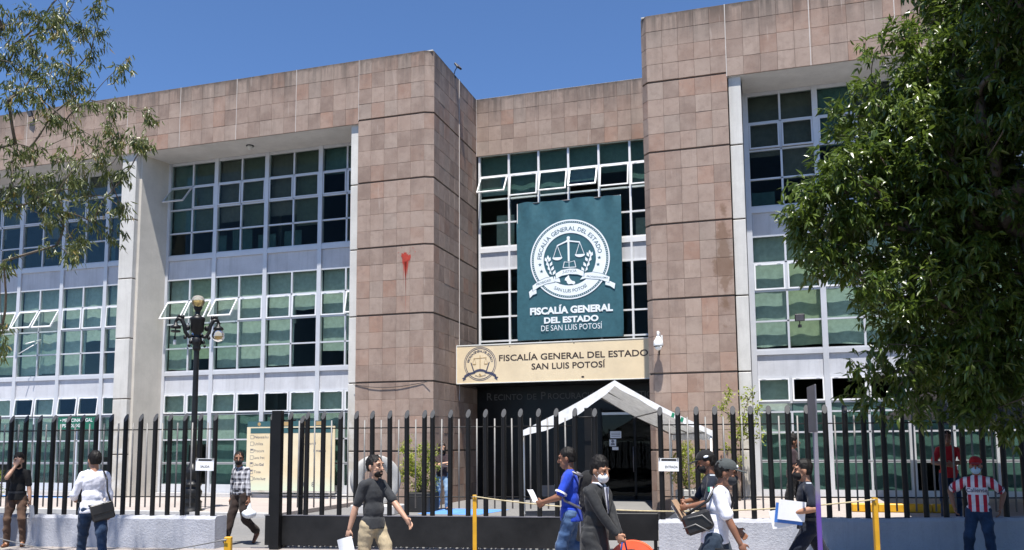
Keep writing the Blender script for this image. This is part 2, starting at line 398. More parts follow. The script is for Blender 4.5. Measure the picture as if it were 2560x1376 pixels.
# ------------------------------------------------------------------ ground
def sheet(name, mat, x0, x1, y0, y1, z, nx=1, ny=1, **kw):
    B = MB(); B.quad((x0, y0, z), (x1, y0, z), (x1, y1, z), (x0, y1, z)); return B.build(name, mat, kind='structure')
sheet('ground', 'road', -400, 400, -400, 400, -.02)
sheet('street_pavement', 'street', -60, 40, 6.2, 14.6, -.004)
sheet('road', 'road', -120, 120, -9, 6.18, -.012)
B = MB(); B.add([(-16.6, 12.4, 0), (5, 15.2, 0), (5, 18.7, 0), (-16.6, 18.7, 0)], [(0, 1, 2, 3)]); B.build('driveway', 'asphalt', kind='structure')
# courtyard pavement with joints between the slabs
courty = MB(); courty.box(-42, -11.9, 18.92, 24.2, -.5, .12); cp = courty.build('courtyard_pavement', 'paving', kind='structure')
B = MB(); B.box(-42, -11.88, 18.74, 18.918, -.5, .115); B.build('kerb', 'kerb', kind='structure')
B = MB(); B.box(-11.878, -1.2, 18.6, 33, -.5, .01); B.build('entrance_pavement', 'asphalt', kind='structure')
B = MB(); B.box(-1.196, 24, 16.6, 24.36, -.5, .34); B.build('raised_court', 'paving', kind='structure')
B = MB(); B.box(-2.2, -1.2, 17.4, 22.6, -.3, .17); B.build('step', 'kerb', kind='structure')
B = MB(); B.quad((-8.9, 20.6, .016), (-7.2, 20.6, .016), (-6.9, 22.4, .016), (-8.8, 22.4, .016)); B.build('painted_bay_marking', 'blue', kind='structure')
B = MB(); B.quad((-27.4, 22.7, .126), (-22.6, 22.7, .126), (-22.6, 23.6, .126), (-27.4, 23.6, .126)); B.build('painted_bay_marking', 'blue', kind='structure')

# ------------------------------------------------------------------ building
GL = 24.4            # plane of the wing glazing
YF = 23.0            # face of the stone
bld = thing('office_building', 'three storey office building clad in pink stone tiles with gridded window walls', 'building', (-9.5, 23, 0))
ROOF = 13.95; SOF = 11.86
tile_gap = .006
def tile_mesh(w_, h_, seed):
    rng_ = random.Random(seed); B = MB(); b = .006; t = .04
    j = lambda: rng_.uniform(-.0015, .0015)
    x, z = w_/2-.0015, h_/2-tile_gap/2
    o = [(-x, t, -z), (x, t, -z), (x, t, z), (-x, t, z)]
    i = [(-x+b+j(), j(), -z+b), (x-b+j(), j(), -z+b), (x-b+j(), j(), z-b), (-x+b+j(), j(), z-b)]
    mid = [(-x, b, -z), (x, b, -z), (x, b, z), (-x, b, z)]
    B.add(i+mid+o, [(0, 1, 2, 3)]+[(4+k, 4+(k+1) % 4, (k+1) % 4, k) for k in range(4)]+[(8+k, 8+(k+1) % 4, 4+(k+1) % 4, 4+k) for k in range(4)])
    return B
ROWZ = []
z = ROOF
GROOVES = [11.96, 9.92, 7.84, 5.74, 3.69, 1.62]
bands = [(11.985, ROOF)]+[(GROOVES[i+1]+.025, GROOVES[i]-.025) for i in range(5)]+[(.0, GROOVES[5]-.025)]
for a, b in bands:
    n = 4 if b-a > 1.7 else 3
    for q in range(n): ROWZ.append((a+(b-a)*q/n, a+(b-a)*(q+1)/n))
ROWZ.sort()
facing = {}
def wall_run(p, q, zlo, zhi, ncol, key, rows=None):
    """tiles on the vertical plane from p to q (seen from the -normal side)"""
    p, q = Vector((*p, 0)), Vector((*q, 0)); d = (q-p); L = d.length; d.normalize(); ang = math.atan2(d.y, d.x); wq = L/ncol; out = []
    for (a, b) in (rows or ROWZ):
        if a < zlo-.02 or b > zhi+.02: continue
        for i in range(ncol):
            c = p+d*(wq*(i+.5)); out.append((c.x, c.y, (a+b)/2, ang, wq, b-a, key))
    return out
runs = []
FROWS = [(SOF+(ROOF-SOF)*q/4, SOF+(ROOF-SOF)*(q+1)/4) for q in range(4)]
runs += wall_run((-11.995, YF), (-9.755, YF), 0, ROOF, 5, 'A')        # left of the entrance
runs += wall_run((-2.93, YF), (-.74, YF), 0, ROOF, 5, 'A')            # right of the entrance
runs += wall_run((-.735, YF), (12.2, YF), SOF, ROOF, 29, 'B', FROWS)         # fascia over the right wing
runs += wall_run((-40.2, YF), (-12.0, YF), SOF, ROOF, 63, 'B', FROWS)        # fascia over the left wing
runs += wall_run((-9.755, YF), (-9.48, YF+.13), 0, ROOF, 1, 'C')
runs += wall_run((-9.48, YF+.13), (-9.48, 27.05), 0, ROOF, 9, 'C')
runs += wall_run((-9.48, 27.05), (-3.1, 27.05), SOF, ROOF, 14, 'D', FROWS)
runs += wall_run((-3.1, 27.05), (-3.1, YF+.2), 0, ROOF, 9, 'C')
runs += wall_run((-3.1, YF+.2), (-2.93, YF), 0, ROOF, 1, 'C')
# backing walls (solid bodies behind the tiles)
def back(polys, name='stone_wall'):
    B = MB()
    for x0, x1, y0, y1, z0, z1 in polys: B.box(x0, x1, y0, y1, z0, z1)
    return B.build(name, 'backing', bld)
T_ = .042
wl = MB(); pts = [(-11.99, YF+T_), (-9.775, YF+T_), (-9.52, YF+.15), (-9.52, 27.4), (-11.99, 27.4)]
wl.add([(x, y, 0) for x, y in pts]+[(x, y, ROOF-.02) for x, y in pts], [[0, 1, 2, 3, 4], [9, 8, 7, 6, 5]]+[[i, (i+1) % 5, 5+(i+1) % 5, 5+i] for i in range(5)])
WA = wl.build('stone_wall', 'backing', bld, fix=True)
wr = MB(); pts = [(-.745, YF+T_), (-2.91, YF+T_), (-3.06, YF+.21), (-3.06, 27.4), (-.745, 27.4)]
wr.add([(x, y, 0) for x, y in pts]+[(x, y, ROOF-.02) for x, y in pts], [[0, 1, 2, 3, 4], [9, 8, 7, 6, 5]]+[[i, (i+1) % 5, 5+(i+1) % 5, 5+i] for i in range(5)])
WB = wr.build('stone_wall', 'backing', bld, fix=True)
FL = back([(-40.2, -11.994, YF+T_, YF+.35, SOF+.02, ROOF-.02)], 'stone_fascia')
FR = back([(-.741, 12.2, YF+T_, YF+.35, SOF+.02, ROOF-.02)], 'stone_fascia')
FC = back([(-9.516, -3.064, 27.05+T_, 27.38, SOF+.02, ROOF-.02)], 'stone_fascia')
host = lambda r: (WA if r[0] < -9.4 else WB) if r[6] in 'AC' else (FC if r[6] == 'D' else (FR if r[0] > -1 else FL))
# the 300 slabs that show largest get an object of their own
def shown(r):
    x, y, z_, ang, wq, hq, key = r
    if key == 'C' or x < -27 or x > 3.2: return 0
    if z_ < 2.3: return .2*wq*hq
    d = Vector((x, y, z_-CAM_H)); n_ = Vector((math.sin(ang), -math.cos(ang), 0)); return wq*hq*abs(d.normalized().dot(n_))/d.length_squared
runs.sort(key=shown, reverse=True)
TM = {}
def get_tile(wq, hq, s):
    k = (round(wq, 3), round(hq, 3), s)
    if k not in TM: TM[k] = tile_mesh(wq, hq, hash(k) % 999).mesh('tile', 'stone')
    return TM[k]
for i, r in enumerate(runs[:300]):
    x, y, z_, ang, wq, hq, key = r
    o = bpy.data.objects.new('tile', get_tile(wq, hq, i % 3)); COL.objects.link(o); o.parent = host(r)
    pr_ = random.uniform(-.003, .002)
    o.location = (x, y+pr_, z_); o.rotation_euler = (R(random.uniform(-.25, .25)), 0, ang+R(random.uniform(-.3, .3)))
rest = {}
for i, r in enumerate(runs[300:]):
    x, y, z_, ang, wq, hq, key = r
    h_ = host(r); B = rest.setdefault(h_.name, (h_, MB()))[1]; t_ = tile_mesh(wq, hq, i % 7)
    m4 = Matrix.Translation((x, y, z_)) @ Euler((R(random.uniform(-.25, .25)), 0, ang+R(random.uniform(-.2, .2)))).to_matrix().to_4x4() @ Matrix.Translation((0, random.uniform(-.003, .002), 0))
    B.add([m4 @ Vector(v) for v in t_.v], t_.f)
for h_, B in rest.values():
    o = B.build('tiles', 'stone', h_, kind='stuff'); nf = len(o.data.polygons); per = 9
    at = o.data.attributes.new('slab', 'FLOAT', 'FACE'); at.data.foreach_set('value', [(i//per)*.37+.11 for i in range(nf)])
# pale expansion joints, coping
def seal(x0, x1, y0, y1, z0, z1): B = MB(); B.box(x0, x1, y0, y1, z0, z1); B.build('joint_sealant', 'joint', bld)
for x in (-14.24, -16.48, -18.7, -20.87, -23.1, -25.3): seal(x-.009, x+.009, YF-.003, YF+.02, SOF, ROOF)
for x in (-.745, 1.45, 3.56): seal(x-.011, x+.011, YF-.004, YF+.02, SOF, ROOF)
seal(-11.999, -11.985, YF-.003, YF+.02, SOF+.1, ROOF); seal(-9.4835, -9.46, 25.3, 25.315, 3.2, ROOF); seal(-9.4845, -9.47, 27.02, 27.042, SOF, ROOF)
B = MB(); B.box(-40.2, -9.5, YF+.06, YF+.36, ROOF-.019, ROOF+.012); B.box(-3.07, 12.2, YF+.06, YF+.36, ROOF-.019, ROOF+.012); B.box(-9.49, -3.09, 27.08, 27.4, ROOF-.019, ROOF+.012)
B.box(-9.8, -9.52, YF+.37, 27.05, ROOF-.019, ROOF+.012); B.build('coping', 'conc', bld)
# roof, floors, rooms, soffits
B = MB(); B.box(-40.2, -9.56, YF+.37, 27.4, 13.1, 13.4); B.build('roof', 'conc', bld); B = MB(); B.box(-3.02, 12.2, YF+.37, 27.4, 13.1, 13.4); B.build('roof', 'conc', bld); B = MB(); B.box(-40.2, 12.2, 27.41, 36, 13.1, 13.4); B.build('roof', 'conc', bld)
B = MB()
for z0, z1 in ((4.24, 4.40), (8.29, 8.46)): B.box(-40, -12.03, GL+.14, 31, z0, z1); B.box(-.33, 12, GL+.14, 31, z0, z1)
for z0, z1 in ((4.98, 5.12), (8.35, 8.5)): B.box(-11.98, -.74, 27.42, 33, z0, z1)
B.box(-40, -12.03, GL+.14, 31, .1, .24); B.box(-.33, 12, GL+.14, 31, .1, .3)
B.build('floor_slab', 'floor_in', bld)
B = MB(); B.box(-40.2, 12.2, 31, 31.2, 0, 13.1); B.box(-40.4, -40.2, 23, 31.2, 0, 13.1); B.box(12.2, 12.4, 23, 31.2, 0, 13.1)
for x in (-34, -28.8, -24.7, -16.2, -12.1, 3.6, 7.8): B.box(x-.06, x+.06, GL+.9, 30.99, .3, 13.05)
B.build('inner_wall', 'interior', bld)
B = MB(); B.box(-40.2, -20.52, YF+.352, GL+.3, SOF, SOF+.1); B.box(-20.5, -12.3, YF+.352, GL+.3, SOF, SOF+.1); B.box(-.36, 12.2, YF+.352, GL+.3, SOF, SOF+.1)
B.box(-40.2, -12.0, YF+.045, YF+.351, SOF-.004, SOF+.015); B.box(-.73, 12.2, YF+.045, YF+.351, SOF-.004, SOF+.015)
B.build('soffit', 'soffit', bld)
# concrete columns and pilasters, cut by the same dark grooves
def precast(name, x0, x1, y0, y1, z0, z1, cuts):
    root = MB(); root.box(x0+.02, x1-.02, y0+.035, y1, z0, z1); o = root.build(name, 'backing', bld)
    zs = [z0]+[c for c in sorted(cuts) if z0 < c < z1]+[z1]
    for a, b in zip(zs, zs[1:]):
        P = MB(); P.bbox(x0, x1, y0, y1-.03, a+(.02 if a > z0 else 0), b-(.02 if b < z1 else 0), .012); P.build('panel', 'conc', o)
    return o
cuts = [9.92, 7.84, 5.74, 3.69, 1.62]
precast('column', -21.08, -20.5, YF+.09, YF+.45, 0, SOF, [9.55, 7.5, 5.45, 3.4, 1.55])
precast('pilaster', -12.285, -12.008, YF+.09, YF+.5, 0, SOF, cuts)
precast('pilaster', -.715, -.385, YF+.09, YF+.5, 0, SOF, cuts)
# splayed return wall beside the column, and plain jambs
B = MB(); pl = [(-20.52, YF+.28), (-20.40, YF+.28), (-20.17, GL-.02), (-20.17, GL+.2), (-20.9, GL+.2), (-20.9, YF+.46), (-20.52, YF+.46)]
n = len(pl); B.add([(x, y, 0) for x, y in pl]+[(x, y, SOF) for x, y in pl], [list(range(n)), list(range(n, 2*n))[::-1]]+[[i, (i+1) % n, n+(i+1) % n, n+i] for i in range(n)])
B.build('return_wall', 'plaster', bld, fix=True)
B = MB(); B.box(-12.28, -12.0, YF+.505, GL+.2, 0, SOF); B.build('return_wall', 'plaster', bld)
B = MB(); B.box(-.714, -.40, YF+.505, GL+.2, 0, SOF); B.build('return_wall', 'plaster', bld)
# ------------------------------------------------------------------ window walls
WIN = [(10.95, 11.78, 0), (10.13, 10.95, 1), (9.28, 10.13, 0), (8.48, 9.28, 0), (6.85, 7.62, 0), (6.04, 6.85, 1), (5.18, 6.04, 0), (4.38, 5.18, 0), (2.9, 3.60, 1), (2.02, 2.88, 0), (1.24, 2.02, 0), (.5, 1.22, 0)]
def pane_mesh(w_, h_):
    B = MB(); B.box(-w_/2, w_/2, 0, .006, -h_/2, h_/2); return B.mesh('pane', 'glass')
def sash_mesh(w_, h_, mat):
    B = MB(); t = .042; d = .035
    B.box(-w_/2, w_/2, -.012, d, -t, 0); B.box(-w_/2, w_/2, -.012, d, -h_, -h_+t)
    B.box(-w_/2, -w_/2+t, -.011, d-.001, -h_+t, -t); B.box(w_/2-t, w_/2, -.011, d-.001, -h_+t, -t)
    B.box(-w_/2+t, w_/2-t, .01, .016, -h_+t, -t, 1); B.box(-w_/2+.1, -w_/2+.2, -.02, -.012, -.02, .004, 0); B.box(w_/2-.2, w_/2-.1, -.02, -.012, -.02, .004, 0)
    return B.mesh('sash_window', [mat, 'glass'])
def blind(x0, x1, z0, z1, y, mat, par, wave=.02, fold=None):
    """hanging blind: shallow folds and an uneven hem"""
    nx, nz = 11, 6; V = []; ph = random.uniform(0, 6); fr_ = random.uniform(2.2, 7.5); wave *= random.uniform(.2, 1.3); fa = random.choice((.001, .003, .006, .012))
    for j in range(nz+1):
        for i in range(nx+1):
            x = x0+(x1-x0)*i/nx; t = j/nz; hem = wave*math.sin(fr_*x+ph)*(1-t)+wave*.5*math.sin(2.3*fr_*x+ph)*(1-t)
            V.append((x, y+fa*math.sin(9*x+ph)+.012*math.sin(5*t+ph), z0+hem+(z1-z0)*t))
    B = MB(); B.add(V, [(j*(nx+1)+i, j*(nx+1)+i+1, (j+1)*(nx+1)+i+1, (j+1)*(nx+1)+i) for j in range(nz) for i in range(nx)], 0, True)
    B.build('blind', mat, par)
def curtain(majors, Y, rows, open_=(), blinds=None, first=None, last=None, panel=True, minor=True):
    F = MB(); xs = []; z0, z1 = rows[-1][0], rows[0][1]
    zb = min(r[0] for r in rows); zt = max(r[1] for r in rows)
    for a in majors: F.box(a-.075, a+.075, Y-.06, Y+.09, .24, SOF)
    cols = []
    for a, b in zip(majors, majors[1:]):
        m_ = (a+b)/2
        for r in rows: F.box(m_-.028, m_+.028, Y-.022, Y+.07, r[0]-.02, r[1]+.02)
        cols += [(a+.075, m_-.028), (m_+.028, b-.075)]
        # transoms between the mullions
        zs = sorted({round(v, 3) for r in rows for v in r[:2]})
        for zz in zs:
            F.box(a+.075, m_-.028, Y-.02, Y+.065, zz-.024, zz+.024); F.box(m_+.028, b-.075, Y-.02, Y+.065, zz-.024, zz+.024)
        for s0, s1 in ((8.30, 8.456), (4.235, 4.356)):
            F.box(a+.075, b-.075, Y-.05, Y+.07, s0, s1)
        F.box(a+.075, b-.075, Y-.03, Y+.07, SOF-.06, SOF-.004)
        F.box(a+.075, b-.075, Y-.024, Y+.07, .24, .476)
    fr = F.build('curtain_wall', 'alu', bld)
    for a, b in zip(majors, majors[1:]):
        for s0, s1 in ((7.644, 8.296), (3.624, 4.231)):
            P = MB(); P.box(a+.079, b-.079, Y+.004, Y+.07, s0, s1); P.build('spandrel_panel', 'spandrel', fr)
    for ci, (a, b) in enumerate(cols):
        for ri, (r0, r1, op) in enumerate(rows):
            wq, hq = b-a, r1-r0-.048; key = (round(wq, 2), round(hq, 2), op, ri == 0)
            if op:
                k = ('s', round(wq, 2), round(hq, 2), ri)
                if k not in TM: TM[k] = sash_mesh(wq-.012, hq-.01, 'alu' if ri == 1 else 'sash')
                o = bpy.data.objects.new('sash_window', TM[k]); COL.objects.link(o); o.parent = fr
                ang = dict(open_).get((ci, ri), random.choice((0, 0, 0, 1.2, 2)))
                o.location = ((a+b)/2, Y-.03, r1-.028); o.rotation_euler = (R(-ang), 0, 0)
            else:
                k = ('p', round(wq, 2), round(hq, 2))
                if k not in TM: TM[k] = pane_mesh(wq+.01, hq+.01)
                o = bpy.data.objects.new('pane', TM[k]); COL.objects.link(o); o.parent = fr
                o.location = ((a+b)/2, Y+.02, (r0+r1)/2); o.rotation_euler = (R(random.uniform(-.15, .15)), 0, R(random.uniform(-.25, .25)))
    return fr, cols
rb = random.Random(4)
def dress(fr, cols, Y, upper=.75):
    for ci, (a, b) in enumerate(cols):
        x0, x1 = a-.03, b+.03
        y = Y+.2
        # upper storey
        q = rb.random(); zz = 9.3+rb.uniform(-.1, .9) if q < upper else 10.9
        blind(x0, x1, zz, 11.8, y, rb.choice(('blindE', 'blindF', 'blindE', 'blindG')), fr, .008)
        if rb.random() < .4: blind(x0+rb.uniform(0, .3), x1-rb.uniform(0, .3), 8.3, 8.5+rb.uniform(.4, 1.0), y+.5, rb.choice(('blindC', 'blindG')), fr, .0)
        # middle storey
        q = rb.random(); mt = rb.choice(('blindA', 'blindB', 'blindA', 'blindC'))
        zz = 4.4+(rb.uniform(.02, .12) if q < .66 else rb.uniform(.3, 1.0) if q < .88 else rb.uniform(1.2, 2.2))
        blind(x0, x1, zz, 7.7, y, mt, fr, .014)
        if rb.random() < .55: blind(x0, x1, 5.75+rb.uniform(-.2, .4), 7.6, y+.09, 'blindC', fr, .016)
        # ground floor
        q = rb.random(); zz = .45 if q < .6 else rb.uniform(1.1, 2.0)
        blind(x0, x1, .45 if q < .9 else zz, 2.88, y, 'blindD', fr, .010)
        if rb.random() < .5: blind(x0, x1, 2.03+(rb.uniform(0, .5) if rb.random() < .4 else 0), 3.6, y-.06, 'blindA', fr, .012)
rowsA = WIN
frA, cA = curtain([-20.15, -18.18, -16.15, -14.08, -12.12], GL, rowsA, {(0, 1): 38, (0, 5): 33, (1, 5): 31, (2, 5): 33, (7, 5): 12}.items())
dress(frA, cA, GL)
frB, cB = curtain([-30.75, -28.75, -26.75, -24.75, -22.78, -20.95], GL, rowsA, {(3, 5): 22, (4, 5): 30, (5, 5): 29, (2, 5): 28, (1, 5): 26, (4, 8): 6, (5, 8): 5, (6, 8): 6, (7, 8): 6}.items())
dress(frB, cB, GL)
rowsR = [r for r in WIN[:9]]+[(2.08, 2.64, 0), (1.30, 2.08, 0), (.5, 1.28, 0)]
frR, cR = curtain([-.31, 1.58, 3.62, 5.65, 7.7, 9.7], GL, rowsR, {(0, 1): 4, (1, 1): 5, (0, 8): 3, (1, 8): 4}.items())
dress(frR, cR, GL)
for nm, z0 in (('open_stay', 5.2),):
    B = MB(); B.tube([(-25.6, GL-.02, 5.75), (-25.75, GL-.55, 5.55)], .02, 6); B.tube([(-26.1, GL-.5, 5.2), (-25.6, GL-.05, 5.7)], .016, 6); B.build('window_stay', 'sash', frB)
# centre window wall above the entrance: single mullions
CY = 27.16
F = MB(); mj = [-9.40, -8.32, -7.25, -6.2, -5.15, -4.10, -3.06]
CZ = [(11.12, 11.9, 0), (10.28, 11.12, 1), (9.44, 10.28, 0), (8.6, 9.44, 0), (6.99, 7.8, 0), (6.15, 6.99, 0), (5.31, 6.15, 0), (4.9, 5.31, 0)]
for a in mj: F.box(a-.035, a+.035, CY-.04, CY+.08, 4.9, 11.95)
for a, b in zip(mj, mj[1:]):
    for zz in sorted({v for r in CZ for v in r[:2]}): F.box(a+.035, b-.035, CY-.03, CY+.07, zz-.028, zz+.028)
    F.box(a+.035, b-.035, CY-.05, CY+.07, 8.41, 8.57)
frC = F.build('curtain_wall', 'sash', bld)
for a, b in zip(mj, mj[1:]):
    P = MB(); P.box(a+.037, b-.037, CY, CY+.07, 7.83, 8.408); P.build('spandrel_panel', 'spandrel', frC)
copen = {0: 34, 1: 9, 2: 20, 3: 27, 4: 12, 5: 8}
for ci, (a, b) in enumerate(zip(mj, mj[1:])):
    for ri, (r0, r1, op) in enumerate(CZ):
        wq, hq = b-a-.07, r1-r0-.056
        k = ('c', op, round(wq, 2), round(hq, 2))
        if k not in TM: TM[k] = sash_mesh(wq-.01, hq-.01, 'sash') if op else pane_mesh(wq+.01, hq+.01)
        o = bpy.data.objects.new('sash_window' if op else 'pane', TM[k]); COL.objects.link(o); o.parent = frC
        o.location = ((a+b)/2, CY-.045 if op else CY+.02, r1-.03 if op else (r0+r1)/2); o.rotation_euler = (R(-copen[ci]), 0, 0) if op else (R(rb.uniform(-.2, .2)), 0, R(rb.uniform(-.3, .3)))
    blind(a, b, 10.3+rb.uniform(0, .7), 11.95, CY+.25, rb.choice(('blindE', 'blindG', 'blindG', 'blindC')), frC, .006)
for x0, x1, z0, z1 in ((-9.0, -8.35, 8.5, 9.9), (-8.25, -7.7, 8.5, 10.1), (-4.05, -3.5, 8.5, 9.4)): blind(x0, x1, z0, z1, CY+.7, 'blindC', frC, 0)
# canopy slab and entrance recess
B = MB(); B.box(-9.47, -3.11, 25.15, 27.05, 4.55, 4.86); B.box(-9.47, -3.11, 25.15, 27.05, 3.72, 3.80); B.build('canopy', 'granite', bld)
B = MB(); B.box(-9.47, -5.2, 27.06, 27.3, 0, 3.72); B.box(-5.2, -3.1, 27.06, 27.3, 2.95, 3.72); B.build('entrance_wall', 'granite', bld)
x = -9.15
for big, small in (('R', 'ECINTO'), ('', 'DE'), ('P', 'ROCURACIÓN'), ('', 'DE'), ('J', 'USTICIA')):
    B = MB()
    if big: put_text(B, big, x, 3.28, 27.045, .36, .006, 'LEFT'); x += .27 if big == 'R' else .24
    put_text(B, small, x, 3.28, 27.045, .28, .006, 'LEFT'); v, f = text_geo(small, .28, .006, 'LEFT'); x += max(p[0] for p in v)+.14
    B.build('lettering', 'greytext', bld)
B = MB()
for x in (-5.19, -4.1, -3.16): B.box(x-.035, x+.035, 26.9, 26.99, .02, 2.95)
B.box(-5.19, -3.12, 26.9, 26.99, 2.86, 2.95); B.box(-5.19, -3.12, 26.9, 26.99, .02, .14); B.box(-5.15, -3.16, 26.89, 26.985, 2.72, 2.8, 1)
dr = B.build('door', ['black', 'sash'], bld); B = MB(); B.box(-5.155, -4.135, 26.94, 26.95, .141, 2.718); B.build('pane', 'glassdark', dr); B = MB(); B.box(-4.065, -3.195, 26.94, 26.95, .141, 2.718); B.build('pane', 'glassdark', dr)
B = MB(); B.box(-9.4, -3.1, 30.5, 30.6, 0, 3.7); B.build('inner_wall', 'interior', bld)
B = MB(); B.tube([(-4.15, 26.86, .9), (-4.15, 26.86, 1.7)], .018, 8); B.build('door_handle', 'galv', dr)
B = MB(); B.box(-40.2, -30.83, GL-.05, GL+.12, 0, SOF); B.box(9.78, 12.2, GL-.05, GL+.12, 0, SOF); B.build('end_wall', 'plaster', bld)
# low plinth below the left glazing
B = MB(); B.box(-30.7, -20.96, GL-.28, GL-.07, .1, .245); B.build('plinth', 'kerb', bld); B = MB(); B.box(-20.1, -12.3, GL-.28, GL-.07, .1, .245); B.build('plinth', 'kerb', bld); B = MB(); B.box(-.33, 9.7, GL-.03, GL-.001, .3, .33); B.build('plinth', 'kerb', bld)
# red paint thrown on the stone
B = MB(); rr = random.Random(3); out = []
cx, cz = -10.335, 7.44
for i in range(44):
    a = 2*math.pi*i/44; r = .15*(1+.18*math.sin(3*a+1)+rr.uniform(-.15, .25)*(1.6 if math.sin(a) > .2 else .7)); out.append((cx+r*.92*math.cos(a), cz+r*1.05*math.sin(a)))
B.add([(x, YF-.0065, z) for x, z in out]+[(cx, YF-.0075, cz)], [[i, (i+1) % 44, 44] for i in range(44)])
for dx, w_, L in ((-.02, .05, .62), (.035, .04, .55), (0, .018, 1.28), (-.055, .016, .45), (-.08, .01, .8), (.07, .012, .38), (.0, .008, 1.75), (-.11, .008, .25), (.1, .008, .3)):
    B.add([(cx+dx-w_, YF-.0069, cz), (cx+dx+w_, YF-.0069, cz), (cx+dx+w_*.35, YF-.0069, cz-L*.75), (cx+dx+w_*.1, YF-.0069, cz-L), (cx+dx-w_*.3, YF-.0069, cz-L*.75)], [(0, 4, 3, 2, 1)])
for i in range(14):
    a = rr.uniform(0, 6.28); r = rr.uniform(.16, .36); q = rr.uniform(.004, .014); x, z = cx+r*math.cos(a), cz+.06+r*abs(math.sin(a))*.9
    B.add([(x-q, YF-.0068, z), (x, YF-.0068, z-q*1.6), (x+q, YF-.0068, z), (x, YF-.0068, z+q)], [(0, 1, 2, 3)])
B.build('paint_splash', 'red', WA)
# ------------------------------------------------------------------ signs on the facade
def fit_text(B, s, x0, x1, z, cap, y, bold=0, mi=0):
    v, f = text_geo(s, 1, bold, 'LEFT'); a = min(p[0] for p in v); b = max(p[0] for p in v)
    ve, _ = text_geo('E', 1, bold, 'LEFT'); ch = max(p[1] for p in ve)-min(p[1] for p in ve); k = cap/ch
    B.add([(x0+(p[0]-a)/(b-a)*(x1-x0), y, z+p[1]*k) for p in v], f, mi)
def ring_geo(B, cx, cz, y, r0, r1, n=72, mi=0):
    o = [(cx+r*math.cos(2*math.pi*i/n), y, cz+r*math.sin(2*math.pi*i/n)) for r in (r0, r1) for i in range(n)]
    B.add(o, [(i, (i+1) % n, n+(i+1) % n, n+i) for i in range(n)], mi)
def emblem(E, y, dy, W, T, rope=True):
    """seal drawn with a mapping E(u, v) -> (x, z): W = light ink index, T = ground colour index"""
    B = MB()
    def P(pts, k, mi): B.add([(E(u, v)[0], y-dy*k, E(u, v)[1]) for u, v in pts], [list(range(len(pts)))], mi)
    def RG(r0, r1, k, mi, n=96):
        o = [(537+r*math.cos(2*math.pi*i/n), 505+r*math.sin(2*math.pi*i/n)) for r in (r0, r1) for i in range(n)]
        B.add([(E(u, v)[0], y-dy*k, E(u, v)[1]) for u, v in o], [(i, (i+1) % n, n+(i+1) % n, n+i) for i in range(n)], mi)
    RG(280, 425, 1, W); RG(388, 410, 2, T)
    for i in range(110):          # rope pattern
        a = 2*math.pi*i/110; c = (537+399*math.cos(a), 505+399*math.sin(a)); d = (math.cos(a+.9), math.sin(a+.9)); e = (-d[1], d[0])
        P([(c[0]+d[0]*9, c[1]+d[1]*9), (c[0]+e[0]*4, c[1]+e[1]*4), (c[0]-d[0]*9, c[1]-d[1]*9), (c[0]-e[0]*4, c[1]-e[1]*4)], 3, W)
    kx = abs(E(637, 505)[0]-E(537, 505)[0])/100
    cx, cz = E(537, 505)
    arc_text(B, 'FISCALÍA GENERAL DEL ESTADO', cx, cz, y-dy*3, 306*kx, 62*kx, 177, 7, .012, T)
    arc_text(B, 'SAN LUIS POTOSÍ', cx, cz, y-dy*3, 352*kx, 50*kx, 240, 302, .004, T, True)
    for u, v in ((217, 548), (233, 620), (852, 507), (838, 578)):
        P([(u+(22 if i % 2 == 0 else 9)*math.sin(math.pi*i/5), v-(22 if i % 2 == 0 else 9)*math.cos(math.pi*i/5)) for i in range(10)], 3, T)
    # scales
    P([(516, 310), (538, 310), (538, 528), (518, 528)], 2, W)
    P([(527+18*math.cos(a*.5236), 276+18*math.sin(a*.5236)) for a in range(12)], 2, W)
    P([(519, 285), (535, 285), (545, 305), (650, 322), (652, 336), (560, 322), (527, 318), (500, 324), (408, 360), (402, 348), (500, 306)], 3, W)
    for u, v in ((406, 350), (648, 330)):
        for du in (-44, 46): P([(u-3, v), (u+3, v), (u+du+3, v+130), (u+du-3, v+130)], 2, W)
        P([(u-48+96*i/10, v+128) for i in range(11)]+[(u+54*math.cos(a), v+130+30*math.sin(a)) for a in (0, .4, .8, 1.2, 1.57, 1.95, 2.35, 2.75, 3.14)], 3, W)
    for q in ([(478, 528), (530, 536), (530, 540), (484, 534), (470, 590), (463, 590)], [(592, 522), (534, 536), (534, 540), (586, 528), (600, 590), (606, 590)], [(463, 588), (606, 588), (606, 596), (463, 596)], [(528, 530), (534, 530), (534, 590), (528, 590)]): P(q, 2, W)
    for pts, sg in (([(302, 500), (318, 548), (334, 596), (352, 640)], 1), ([(752, 470), (736, 520), (716, 572), (694, 622)], -1)):
        for i, (u, v) in enumerate(pts):
            for s2 in (-1, 1):
                P([(u, v+30), (u+s2*34, v+4), (u+s2*30, v-30), (u+s2*6, v-8)], 2, W)
        u, v = pts[0]; P([(u-14, v-20), (u+3*sg, v-52), (u+17, v-20), (u+2, v-4)], 2, W)
        (u0, v0), (u1, v1) = pts[0], pts[-1]; P([(u0-3, v0), (u0+3, v0), (u1+4, v1+30), (u1-4, v1+30)], 3, T)
    # ribbon
    def ribbon(top, bot, k):
        P(top+bot[::-1], k, T); sh = [(u+(5 if i == 0 else -5 if i == len(top)-1 else 0), v+5) for i, (u, v) in enumerate(top)]+[(u+(-5 if i == 0 else 5 if i == len(bot)-1 else 0), v-5) for i, (u, v) in enumerate(bot[::-1])]
        P(sh, k+.5, W)
    ribbon([(88, 828), (130, 800), (178, 806)], [(98, 905), (135, 872), (182, 858)], 3)
    ribbon([(908, 742), (955, 752), (1018, 782)], [(905, 800), (960, 815), (1008, 848)], 3)
    ribbon([(128, 765), (190, 725), (270, 690), (360, 676)], [(134, 832), (200, 792), (280, 760), (380, 745)], 4)
